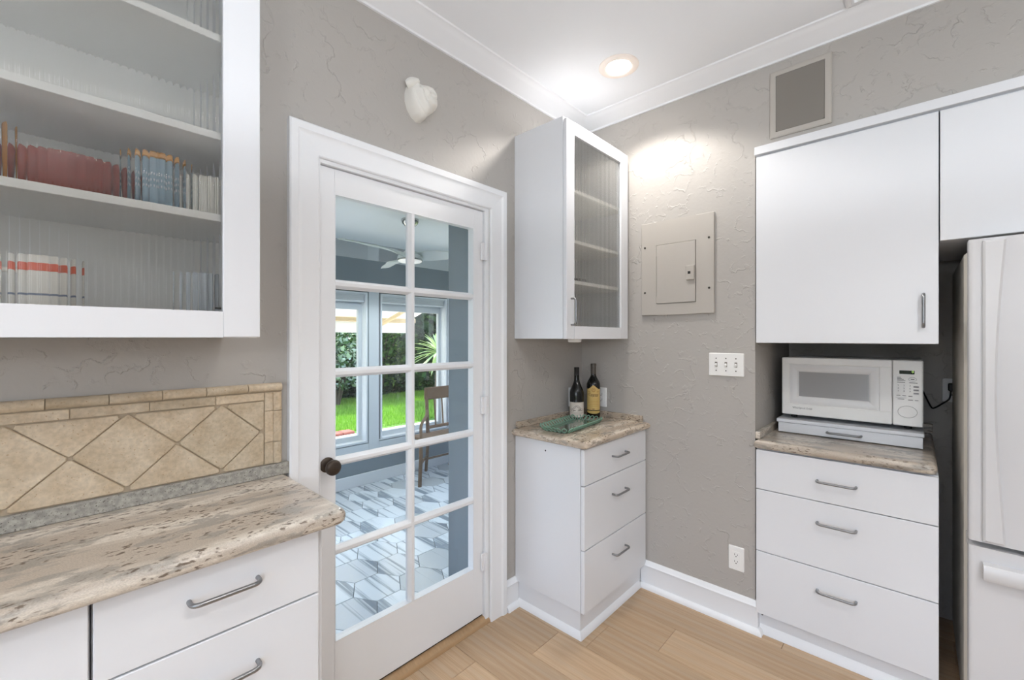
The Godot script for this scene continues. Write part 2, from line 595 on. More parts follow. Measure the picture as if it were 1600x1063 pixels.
func _ready() -> void:
	rng.seed = 7
	var cam := Camera3D.new()
	cam.name = "camera"
	cam.projection = Camera3D.PROJECTION_FRUSTUM
	cam.near = 0.05
	cam.far = 200.0
	cam.size = 2.0 * cam.near * (1063.0 / 2.0) / 678.0
	cam.frustum_offset = Vector2(0.0, -3.5 / 678.0 * cam.near)
	cam.position = CAM
	cam.rotation.y = deg_to_rad(43.0)
	add_child(cam)
	cam.current = true

	var sky_m := ProceduralSkyMaterial.new()
	sky_m.sky_top_color = Color(0.66, 0.76, 0.90)
	sky_m.sky_horizon_color = Color(0.90, 0.93, 0.96)
	sky_m.ground_bottom_color = Color(0.30, 0.34, 0.26)
	sky_m.ground_horizon_color = Color(0.55, 0.60, 0.55)
	sky_m.energy_multiplier = 4.8
	var sky := Sky.new()
	sky.sky_material = sky_m
	var env := Environment.new()
	env.background_mode = Environment.BG_SKY
	env.sky = sky
	env.tonemap_mode = Environment.TONE_MAPPER_LINEAR
	env.tonemap_exposure = 0.95
	env.sdfgi_enabled = true
	env.ssao_enabled = true
	env.ssil_enabled = true
	var we := WorldEnvironment.new()
	we.name = "world"
	we.environment = env
	add_child(we)
	var sun := DirectionalLight3D.new()
	sun.name = "sun"
	sun.light_energy = 3.3
	sun.light_color = Color(1, 0.97, 0.9)
	sun.light_angular_distance = 0.6
	sun.shadow_enabled = true
	add_child(sun)
	sun.look_at_from_position(Vector3(-4.0, 8.0, -2.0), Vector3(), Vector3.UP)

	make_materials()
	# lamps: power of each downlight, of the fan's lamp and of the added, unseen fill globe and bowl
	downlight(Vector3(0.478, CEIL, 0.395), 1.1, "recessed ceiling downlight in the corner above the glass-fronted cabinet")
	downlight(Vector3(2.2, CEIL, 1.6), 1.3, "recessed ceiling downlight nearest the refrigerator")
	downlight(Vector3(1.3, CEIL, 3.5), 1.3, "recessed ceiling downlight behind the camera on the counter side")
	downlight(Vector3(3.3, CEIL, 3.5), 1.3, "recessed ceiling downlight behind the camera beside the dining window")
	fill_globe(Vector3(2.7, CEIL, 3.3), 0.95, "unseen white globe lamp added behind the camera to fill the kitchen with light")
	fill_bowl(Vector3(2.3, CEIL, 2.3), 3.0, "unseen white uplighter bowl added beside the camera to bounce light off the ceiling")

	shell()
	door()
	left_run()
	corner_run()
	wall_fittings()
	right_run()
	fridge()
	sunroom()
	garden()
	small_things()

func downlight(at: Vector3, energy: float, label: String) -> void:
	var t := thing("recessed_light", label, "ceiling light", at, "recessed downlights")
	var down := Basis(Vector3.RIGHT, Vector3.DOWN, Vector3.FORWARD)
	part(MB.new().lathe(P2([0.062, 0.0, 0.095, 0.0, 0.095, 0.004, 0.088, 0.008, 0.066, 0.010, 0.060, 0.006]), at, 40, down), "trim_ring", t, M.cream)
	part(MB.new().lathe(P2([0.0, 0.001, 0.062, 0.001, 0.062, 0.005, 0.0, 0.006]), at, 40, down), "lens", t, M.lens)
	var l := SpotLight3D.new()
	l.name = "beam"
	l.light_energy = energy
	l.light_color = Color(1, 0.975, 0.95)
	l.light_size = 0.055
	l.spot_angle = 67.0
	l.spot_angle_attenuation = 0.35
	l.spot_range = 9.0
	l.spot_attenuation = 2.0
	l.shadow_enabled = true
	t.add_child(l)
	l.position = Vector3(0, -0.02, 0)
	l.rotation.x = -PI / 2

func fill_globe(at: Vector3, energy: float, label: String) -> void:  # unseen fill lamp, added to brighten the walls and ceiling
	var t := thing("added_globe_lamp", label, "ceiling lamp", at, "added fill globes")
	var down := Basis(Vector3.RIGHT, Vector3.DOWN, Vector3.FORWARD)
	part(MB.new().lathe(P2([0, 0, 0.07, 0, 0.07, 0.02, 0.02, 0.03, 0.012, 0.03, 0.006, 0.04, 0.006, 0.85]), at, 32, down), "canopy", t, M.nickel)
	var pr := PackedVector2Array()
	for i in 25:
		var a := PI * i / 24.0
		pr.append(Vector2(0.15 * sin(a), 0.98 - 0.15 * cos(a)))
	part(MB.new().lathe(pr, at, 40, down), "globe", t, M.globe)
	var l := OmniLight3D.new()
	l.name = "fill_bulb"
	l.light_energy = energy
	l.light_color = Color(0.96, 0.98, 1.0)
	l.light_size = 0.15
	l.omni_range = 9.0
	l.omni_attenuation = 2.0
	l.shadow_enabled = true
	t.add_child(l)
	l.position = Vector3(0, -0.98, 0)

func fill_bowl(at: Vector3, energy: float, label: String) -> void:  # unseen uplighter, added so the ceiling bounces light into the room
	var t := thing("added_bowl_lamp", label, "pendant lamp", at)
	var down := Basis(Vector3.RIGHT, Vector3.DOWN, Vector3.FORWARD)
	var drop := 1.15
	part(MB.new().lathe(P2([0, 0, 0.07, 0, 0.07, 0.02, 0.02, 0.03, 0.006, 0.03, 0.006, drop]), at, 24, down), "canopy", t, M.nickel)
	var pr := PackedVector2Array()
	for i in 13: pr.append(Vector2(0.22 * cos(PI / 2 * i / 12.0), drop + 0.10 * sin(PI / 2 * i / 12.0)))
	for i in 13: pr.append(Vector2(0.214 * sin(PI / 2 * i / 12.0), drop + 0.094 * cos(PI / 2 * i / 12.0)))
	part(MB.new().lathe(pr, at, 40, down), "bowl", t, M.plastic)
	part(MB.new().lathe(P2([0, drop + 0.03, 0.19, drop + 0.03, 0.19, drop + 0.022, 0, drop + 0.022]), at, 40, down), "diffuser", t, M.globe)
	var l := SpotLight3D.new()
	l.name = "fill_uplight"
	l.light_energy = energy
	l.light_color = Color(0.96, 0.98, 1.0)
	l.light_size = 0.15
	l.spot_angle = 85.0
	l.spot_angle_attenuation = 0.1
	l.spot_range = 9.0
	l.spot_attenuation = 2.0
	l.shadow_enabled = true
	t.add_child(l)
	l.position = Vector3(0, -drop + 0.01, 0)
	l.rotation.x = PI / 2

func struct(mb: MB, called: String, m: Material, label: String, parent: Node3D = null) -> MeshInstance3D:
	return lone(mb, called, m, label, "", "structure")

func shell() -> void:
	# floor: oak planks along x in staggered rows
	var f := thing("floor", "light oak plank floor of the kitchen", "", Vector3(), "", "structure")
	part(bx(Vector3(-0.15, -0.12, -0.9), Vector3(4.3, -0.012, 4.7)), "subfloor", f, M.gap)
	var meshes := {}
	var z := 4.62
	var row := 0
	var width := 0.198
	# one seam runs at z = 0.445
	z = 0.445 + width * 21
	while z > -0.75:
		var x: float = -0.02 + [-0.75, -0.50, -1.05, -0.10, -0.90][row % 5]
		while x < 4.2:
			var a := maxf(x, 0.0)
			var b := minf(x + 1.22, 4.2)
			if b - a > 0.03:
				var o := MeshInstance3D.new()
				o.name = numbered("plank", f)
				var key := snappedf(b - a, 0.001)
				if not meshes.has(key):
					meshes[key] = MB.new().box(Vector3(0.0006, -0.012, 0.0006), Vector3(b - a - 0.0006, 0.0, width - 0.0006), 0.0011).mesh()
				o.mesh = meshes[key]
				o.position = Vector3(a, 0, z - width)
				o.material_override = M.oak[rng.randi() % 8]
				f.add_child(o, true)
			x += 1.22
		z -= width
		row += 1

	var ML := MB.new()
	ML.box(Vector3(-0.15, -0.12, 1.665), Vector3(0, 2.95, 4.75))
	ML.box(Vector3(-0.15, -0.12, -0.9), Vector3(0, 2.95, 0.815))
	ML.box(Vector3(-0.15, 2.045, 0.815), Vector3(0, 2.95, 1.665))
	struct(ML, "wall_left", M.wall, "taupe trowel-plastered wall with the glazed door")
	var MBk := MB.new()
	MBk.box(Vector3(0, -0.12, -0.9), Vector3(0.982, 2.95, 0.0))
	MBk.box(Vector3(0.982, 2.302, -0.75), Vector3(4.3, 2.95, 0.0))
	MBk.box(Vector3(0.982, -0.12, -0.9), Vector3(4.3, 2.302, -0.75))
	MBk.box(Vector3(2.62, -0.12, -0.75), Vector3(4.3, 2.302, 0.0))
	struct(MBk, "wall_back", M.wall, "taupe trowel-plastered wall with the breaker panel and the appliance alcove")
	var MR := MB.new()
	MR.box(Vector3(4.2, -0.12, 0.0), Vector3(4.35, 2.95, 4.75))
	struct(MR, "wall_right", M.wall, "taupe plastered wall behind the camera on the refrigerator side")
	# wall behind the camera with a wide window
	var MF := MB.new()
	MF.box(Vector3(-0.15, -0.12, 4.65), Vector3(0.9, 2.95, 4.8))
	MF.box(Vector3(3.7, -0.12, 4.65), Vector3(4.35, 2.95, 4.8))
	MF.box(Vector3(0.9, -0.12, 4.65), Vector3(3.7, 0.35, 4.8))
	MF.box(Vector3(0.9, 2.35, 4.65), Vector3(3.7, 2.95, 4.8))
	struct(MF, "wall_front", M.wall, "taupe plastered wall behind the camera with a wide window")
	var wn := thing("window_4", "wide white window behind the camera", "", Vector3(2.3, 0.35, 4.72), "", "structure")
	var fr := MB.new()
	for x in [0.9, 1.8, 2.75, 3.65]: fr.box(Vector3(x, 0.35, 4.69), Vector3(x + 0.05, 2.35, 4.75), 0.004)
	fr.box(Vector3(0.9, 0.35, 4.69), Vector3(3.7, 0.40, 4.75), 0.004)
	fr.box(Vector3(0.9, 2.30, 4.69), Vector3(3.7, 2.35, 4.75), 0.004)
	part(fr, "frame", wn, M.trim)
	for x in [0.95, 1.85, 2.80]:
		part(bx(Vector3(x, 0.40, 4.716), Vector3(x + 0.85, 2.30, 4.720)), "pane", wn, M.pane)

	# ceiling with a recess for the vent
	var C := MB.new()
	var vx0 := 1.338
	var vx1 := 1.945
	var vz0 := 0.113
	var vz1 := 0.75
	C.box(Vector3(-0.15, CEIL, -0.9), Vector3(vx0, CEIL + 0.2, 4.8))
	C.box(Vector3(vx1, CEIL, -0.9), Vector3(4.35, CEIL + 0.2, 4.8))
	C.box(Vector3(vx0, CEIL, -0.9), Vector3(vx1, CEIL + 0.2, vz0))
	C.box(Vector3(vx0, CEIL, vz1), Vector3(vx1, CEIL + 0.2, 4.8))
	C.box(Vector3(vx0, CEIL + 0.15, vz0), Vector3(vx1, CEIL + 0.2, vz1))
	struct(C, "ceiling", M.ceiling, "flat white ceiling of the kitchen")
	var v := thing("ceiling_vent", "white framed recessed ceiling vent at the top edge above the wall speaker", "vent", Vector3(1.645, CEIL, 0.45))
	var path := [Vector3(vx0, CEIL, vz0), Vector3(vx1, CEIL, vz0), Vector3(vx1, CEIL, vz1), Vector3(vx0, CEIL, vz1)]
	var vf := MB.new().molding(path, P2([0, 0, 0, -0.008, 0.004, -0.010, 0.018, -0.010, 0.021, -0.015, 0.028, -0.015, 0.031, 0]), Vector3.UP, true, true)
	part(vf, "frame", v, M.trim)
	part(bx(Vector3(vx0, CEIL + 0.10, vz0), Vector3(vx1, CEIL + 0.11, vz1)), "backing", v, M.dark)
	for i in 9:
		var zz := vz0 + 0.06 + i * 0.06
		part(MB.new().box(Vector3(vx0, CEIL + 0.075, zz), Vector3(vx1, CEIL + 0.078, zz + 0.04), 0.0, Basis(Vector3.RIGHT, 0.6), Vector3(0, CEIL + 0.076, zz + 0.02)), "slat", v, M.sun_sash)

	# crown moulding along the left, back and right walls
	var cr := P2([0, -0.058, 0.010, -0.058, 0.012, -0.050, 0.020, -0.046, 0.045, -0.036, 0.070, -0.020, 0.082, -0.016, 0.088, -0.010, 0.105, -0.006, 0.108, 0.0, 0, 0.0])
	struct(MB.new().molding([Vector3(0, CEIL, 4.65), Vector3(0, CEIL, 0), Vector3(4.2, CEIL, 0), Vector3(4.2, CEIL, 4.65)], cr, Vector3.UP, false, true), "trim_1", M.trim, "white crown moulding round the kitchen ceiling")

	# skirting: back wall between cabinets, and the stub beside the door
	var sk := P2([0, 0, 0.034, 0, 0.0335, 0.010, 0.028, 0.020, 0.019, 0.0255, 0.014, 0.026, 0.014, 0.116, 0.019, 0.119, 0.020, 0.126, 0.012, 0.134, 0.010, 0.144, 0.005, 0.149, 0, 0.149])
	struct(MB.new().molding([Vector3(0.405, 0, 0), Vector3(0.982, 0, 0), Vector3(0.982, 0, -0.06)], sk, Vector3.UP, false, true), "baseboard_back", M.trim, "white skirting board under the breaker panel wall")
	struct(MB.new().molding([Vector3(0, 0, 0.706), Vector3(0, 0, 0.60)], sk, Vector3.UP, false, true), "baseboard_left", M.trim, "short white skirting board between the door casing and the corner cabinet")

func door() -> void:
	# casing, jamb and sill
	var cas := P2([0, 0, 0, 0.012, 0.004, 0.016, 0.060, 0.017, 0.070, 0.019, 0.076, 0.025, 0.098, 0.026, 0.103, 0.022, 0.103, 0])
	struct(MB.new().molding([Vector3(0, 0, 1.652), Vector3(0, 2.035, 1.652), Vector3(0, 2.035, 0.813), Vector3(0, 0, 0.813)], cas, Vector3.RIGHT), "trim_2", M.trim, "white moulded casing round the glazed door")
	var j := MB.new()
	j.box(Vector3(-0.13, 0.0, 0.815), Vector3(0, 2.045, 0.838), 0.001)
	j.box(Vector3(-0.13, 0.0, 1.643), Vector3(0, 2.045, 1.665), 0.001)
	j.box(Vector3(-0.13, 2.022, 0.838), Vector3(0, 2.045, 1.643), 0.001)
	j.box(Vector3(-0.10, 0.04, 0.838), Vector3(-0.058, 2.022, 0.850), 0.002)
	j.box(Vector3(-0.10, 0.04, 1.631), Vector3(-0.058, 2.022, 1.643), 0.002)
	j.box(Vector3(-0.10, 2.010, 0.850), Vector3(-0.058, 2.022, 1.631), 0.002)
	struct(j, "trim_3", M.trim, "white door jamb lining with stops")
	struct(MB.new().extrude(P2([0.010, 0, 0.009, 0.008, 0.002, 0.018, -0.012, 0.028, -0.055, 0.036, -0.16, 0.034, -0.16, -0.1, 0.010, -0.001]), Vector3(0, 0, 0.815), Vector3.RIGHT, Vector3.UP, Vector3(0, 0, 0.85)), "trim_4", M.sill, "worn oak threshold under the glazed door")

	var d := thing("door_1", "white glazed door of ten panes opening to the sunroom", "", Vector3(-0.035, 0.042, 0.84), "", "structure")
	var x0 := -0.055
	var x1 := -0.015
	var zl := 1.585
	var zr := 0.903
	var yt := 1.928
	var yb := 0.282
	var slab := MB.new()
	slab.box(Vector3(x0, 0.042, zl), Vector3(x1, 2.019, 1.640), 0.0015)
	slab.box(Vector3(x0, 0.042, 0.841), Vector3(x1, 2.019, zr), 0.0015)
	slab.box(Vector3(x0, yt, zr), Vector3(x1, 2.019, zl), 0.0)
	slab.box(Vector3(x0, 0.042, zr), Vector3(x1, yb, zl), 0.0)
	part(slab, "frame", d, M.trim)
	# glazing bars: a flat nose between two ogee flanks
	var barp := P2([-0.017, -0.003, -0.017, 0.004, -0.013, 0.008, -0.010, 0.016, -0.006, 0.0195, 0.006, 0.0195, 0.010, 0.016, 0.013, 0.008, 0.017, 0.004, 0.017, -0.003, 0.012, -0.018, -0.012, -0.018])
	var zc := 1.246
	var ys := []
	for k in 4: ys.append(yb + (yt - yb) * (k + 1) / 5.0)
	part(MB.new().extrude(barp, Vector3(-0.0355, yb, zc), Vector3.BACK, Vector3.RIGHT, Vector3(0, yt - yb, 0)), "glazing_bar", d, M.trim)
	for y in ys:
		part(MB.new().extrude(barp, Vector3(-0.035, y, zr), Vector3.UP, Vector3.RIGHT, Vector3(0, 0, zl - zr)), "glazing_bar", d, M.trim)
	var bead := P2([0, 0.0, 0.014, -0.018, 0.014, -0.022, 0.0, -0.022, -0.003, 0.001])
	var edges := [yb] + ys + [yt]
	for c in 2:
		var za: float = zl if c == 0 else zc - 0.0
		var zb: float = zc if c == 0 else zr
		for k in 5:
			var g0: float = edges[k] + (0.0 if k == 0 else 0.012)
			var g1: float = edges[k + 1] - (0.0 if k == 4 else 0.012)
			part(bx(Vector3(-0.0375, g0, zb + (0.012 if c == 0 else 0.0)), Vector3(-0.0335, g1, za - (0.0 if c == 0 else 0.012))), "pane", d, M.pane)
	part(MB.new().molding([Vector3(x1, yb, zr), Vector3(x1, yt, zr), Vector3(x1, yt, zl), Vector3(x1, yb, zl)], bead, Vector3.RIGHT, true, true), "glazing_bead", d, M.trim)
	part(bx(Vector3(-0.05, 0.0345, 0.845), Vector3(-0.019, 0.0425, 1.636)), "gap_shade", d, M.black_plastic)  # black strip added to read as the dark gap under the door
	# knob
	var ax := Basis(Vector3.BACK, Vector3.RIGHT, Vector3.UP)
	var kc := Vector3(x1, 0.940, 1.613)
	var kn := part(MB.new().lathe(P2([0, 0, 0.027, 0, 0.027, 0.004, 0.022, 0.008, 0.012, 0.010, 0.010, 0.014, 0.010, 0.034, 0.013, 0.038, 0.024, 0.042, 0.0275, 0.047, 0.0275, 0.054, 0.025, 0.060, 0.019, 0.064, 0.0, 0.066]), kc, 32, ax), "knob", d, M.bronze)
	kn.set_meta("label", "dark bronze door knob")
	for y in [1.822, 1.070, 0.305]:
		var hg := part(MB.new().tube([Vector3(0.004, y - 0.044, 0.8395), Vector3(0.004, y + 0.044, 0.8395)], 0.0075, 14), "hinge", d, M.hinge)
		part(bx(Vector3(-0.012, y - 0.042, 0.838), Vector3(0.001, y + 0.042, 0.862), 0.001), "hinge_leaf", hg, M.hinge)
		for k in 5:
			part(MB.new().tube([Vector3(0.004, y - 0.043 + k * 0.0175, 0.8395), Vector3(0.004, y - 0.0275 + k * 0.0175, 0.8395)], 0.0083, 14), "knuckle", hg, M.hinge)

# ---------------------------------------------------------------- left counter run
func drawer(parent: Node3D, lo: Vector3, hi: Vector3, a: Vector3, b: Vector3, out: Vector3) -> void:
	var d := part(bx(lo, hi, 0.0018), "drawer", parent, M.cabinet)
	bow_handle(a, b, out, d)

func left_run() -> void:
	var X := Vector3.RIGHT
	var c := thing("base_cabinet", "white drawer base cabinet under the left stone counter, beside the door", "cabinet", Vector3(0, 0, 1.80))
	part(bx(Vector3(0.003, 0.10, 1.806), Vector3(0.388, 0.908, 2.247), 0.001), "body", c, M.cabinet)
	part(bx(Vector3(0.003, 0, 1.82), Vector3(0.34, 0.10, 2.247)), "toe_kick", c, M.cabinet)
	drawer(c, Vector3(0.390, 0.742, 1.823), Vector3(0.410, 0.906, 2.2455), Vector3(0.410, 0.836, 2.098), Vector3(0.410, 0.836, 1.966), X)
	drawer(c, Vector3(0.390, 0.442, 1.823), Vector3(0.410, 0.7375, 2.2455), Vector3(0.410, 0.64, 2.098), Vector3(0.410, 0.64, 1.966), X)
	drawer(c, Vector3(0.390, 0.112, 1.823), Vector3(0.410, 0.4375, 2.2455), Vector3(0.410, 0.34, 2.098), Vector3(0.410, 0.34, 1.966), X)
	var c2 := thing("base_cabinet", "white base cabinet with plain door at the far left bottom edge", "cabinet", Vector3(0, 0, 2.25))
	part(bx(Vector3(0.003, 0.10, 2.2485), Vector3(0.388, 0.908, 2.95), 0.001), "body", c2, M.cabinet)
	part(bx(Vector3(0.003, 0, 2.2485), Vector3(0.34, 0.10, 2.95)), "toe_kick", c2, M.cabinet)
	var dr := part(bx(Vector3(0.390, 0.112, 2.2515), Vector3(0.410, 0.906, 2.60), 0.0018), "door", c2, M.cabinet)
	bow_handle(Vector3(0.410, 0.60, 2.56), Vector3(0.410, 0.73, 2.56), X, dr)
	part(bx(Vector3(0.390, 0.112, 2.603), Vector3(0.410, 0.906, 2.948), 0.0018), "door", c2, M.cabinet)

	# stone worktop, local x runs along the wall
	var ct := thing("countertop", "long cream and grey streaked stone countertop on the left", "countertop", Vector3(0, 0.91, 2.95))
	ct.rotation.y = PI / 2
	var top := MeshInstance3D.new()
	top.name = "top"
	var pl := PackedVector2Array([Vector2(0, 0), Vector2(1.19, 0)])
	for i in 7:
		var a := PI / 2 * i / 6.0
		pl.append(Vector2(1.190 - 0.03 + 0.03 * cos(a), 0.452 - 0.03 + 0.03 * sin(a)))
	pl.append(Vector2(0, 0.452))
	top.mesh = MB.new().slab(pl, 0.0, 0.04, 0.0195).mesh()
	top.material_override = M.granite
	ct.add_child(top, true)
	var sp := MeshInstance3D.new()
	sp.name = "splash_strip"
	sp.mesh = MB.new().box(Vector3(0, 0.04, 0.0), Vector3(1.196, 0.079, 0.020), 0.002).mesh()
	sp.material_override = M.speckle
	ct.add_child(sp, true)

	# travertine backsplash
	var bs := thing("tile_backsplash", "beige travertine tile backsplash with diamond pattern and rope edge", "backsplash", Vector3(0, 0.989, 1.775))
	part(bx(Vector3(0, 0.989, 1.776), Vector3(0.006, 1.252, 2.95)), "grout_bed", bs, M.tile_grout)
	var rect := P2([1.8275, 0.991, 2.95, 0.991, 2.95, 1.1965, 1.8275, 1.1965])
	var U := Vector3.BACK
	var k0 := 0
	for r in 3:
		for i in range(-1, 6):
			var cz := 1.945 + i * 0.214 + (0.107 if r != 1 else 0.0)
			var cy: float = 1.0995 + (r - 1) * 0.0995
			var dia := P2([cz - 0.107, cy, cz, cy - 0.0995, cz + 0.107, cy, cz, cy + 0.0995])
			for piece in Geometry2D.intersect_polygons(dia, rect):
				var small := Geometry2D.offset_polygon(piece, -0.0062)
				if small.is_empty(): continue
				var soft := Geometry2D.offset_polygon(small[0], 0.0050, Geometry2D.JOIN_ROUND)
				if soft.is_empty() or soft[0].size() < 3: continue
				part(MB.new().tile(soft[0], Vector3(0.004, 0, 0), U, Vector3.UP, X, 0.0075 + 0.001 * rng.randf(), 0.002), "tile", bs, M.travertine[k0 % 6])
				k0 += 1
	# border strip and bullnose
	var half := PackedVector2Array()
	for i in 9:
		var a := PI * i / 8.0
		half.append(Vector2(0.0135 * cos(a), 0.004 + 0.014 * sin(a)))
	half.append(Vector2(-0.0135, 0)); half.append(Vector2(0.0135, 0))
	var zc := [1.7755, 1.875, 1.984, 2.086, 2.195, 2.308, 2.41, 2.52, 2.63, 2.74, 2.85, 2.95]
	for i in zc.size() - 1:
		part(MB.new().extrude(half, Vector3(0.002, 1.239, zc[i] + 0.0008), Vector3.UP, X, Vector3(0, 0, zc[i + 1] - zc[i] - 0.0016)), "bullnose_tile", bs, M.travertine[(i * 2 + 1) % 6])
	var zb := [1.8275, 1.96, 2.113, 2.266, 2.42, 2.57, 2.72, 2.95]
	for i in zb.size() - 1:
		part(bx(Vector3(0.002, 1.1985, zb[i] + 0.0006), Vector3(0.0125, 1.2235, zb[i + 1] - 0.0006), 0.0015), "border_tile", bs, M.travertine[(i + 2) % 6])
	var yb := [0.991, 1.062, 1.163, 1.2235]
	for i in 3:
		part(bx(Vector3(0.002, yb[i] + 0.0006, 1.8015), Vector3(0.0125, yb[i + 1] - 0.0006, 1.8265), 0.0015), "border_tile", bs, M.travertine[(i * 2) % 6])
		part(MB.new().extrude(half, Vector3(0.002, yb[i] + 0.0008, 1.788), Vector3.BACK, X, Vector3(0, yb[i + 1] - yb[i] - 0.0016, 0)), "bullnose_tile", bs, M.travertine[(i + 3) % 6])

	# wall cabinet with reeded glass door
	var w := thing("wall_cabinet", "large white wall cabinet with reeded glass door above the left counter", "cabinet", Vector3(0, 1.40, 1.94))
	wall_cabinet(w, 1.938, 2.95, 0.31, 1.400, 2.462, [1.692, 1.891, 2.130], 0.009)
	glass_door(w, 1.937, 2.92, 0.312, 1.401, 2.46, 0.080, 0.064, 0.062, 0.0127)
	var st := part(bx(Vector3(0.3325, 1.4675, 2.021), Vector3(0.3330, 1.4725, 2.034)), "sticker", w, M.dark)
	st.set_meta("label", "tiny black sticker in the corner of the glass")

func wall_cabinet(w: Node3D, z0: float, z1: float, dep: float, y0: float, y1: float, shelves: Array, th: float) -> void:
	var b := MB.new()
	b.box(Vector3(0.001, y0, z0), Vector3(dep, y1, z0 + 0.016), 0.001)
	b.box(Vector3(0.001, y0, z1 - 0.016), Vector3(dep, y1, z1), 0.001)
	b.box(Vector3(0.001, y0, z0 + 0.016), Vector3(dep, y0 + 0.018, z1 - 0.016))
	b.box(Vector3(0.001, y1 - 0.018, z0 + 0.016), Vector3(dep, y1, z1 - 0.016))
	part(b, "carcass", w, M.cabinet)
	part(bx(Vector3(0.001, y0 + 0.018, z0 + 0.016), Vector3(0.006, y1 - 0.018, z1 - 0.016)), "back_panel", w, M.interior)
	for y in shelves:
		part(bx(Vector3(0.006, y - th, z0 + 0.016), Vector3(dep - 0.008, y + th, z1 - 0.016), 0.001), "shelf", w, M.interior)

func glass_door(w: Node3D, z0: float, z1: float, x: float, y0: float, y1: float, sl: float, sr: float, rail: float, pitch: float) -> void:
	# sl: stile at z0, sr: stile at z1
	var d := MB.new()
	var xa := x
	var xb := x + 0.020
	d.box(Vector3(xa, y0, z0), Vector3(xb, y1, z0 + sl), 0.002)
	d.box(Vector3(xa, y0, z1 - sr), Vector3(xb, y1, z1), 0.002)
	d.box(Vector3(xa, y0, z0 + sl), Vector3(xb, y0 + rail, z1 - sr), 0.0)
	d.box(Vector3(xa, y1 - rail, z0 + sl), Vector3(xb, y1, z1 - sr), 0.0)
	var dn := part(d, "door", w, M.cabinet)
	# reeded pane: flat at the back, a row of convex reeds in front
	var p := PackedVector2Array()
	var za := z0 + sl - 0.006
	var zb := z1 - sr + 0.006
	var cnt := int(round((zb - za) / pitch))
	var pw := (zb - za) / cnt
	p.append(Vector2(zb, 0)); p.append(Vector2(za, 0))
	for i in cnt:
		for k in 8:
			var u := k / 8.0
			p.append(Vector2(za + (i + u) * pw, 0.0032 + (0.0016 if z1 - z0 > 0.7 else 0.0010) * (1.0 - pow(2.0 * u - 1.0, 2.0))))
	p.append(Vector2(zb, 0.0032))
	part(MB.new().extrude(p, Vector3(xa + 0.006, y0 + rail - 0.006, 0), Vector3.BACK, Vector3.RIGHT, Vector3(0, y1 - y0 - 2 * rail + 0.012, 0), 0.9), "reeded_pane", dn, M.reeded)

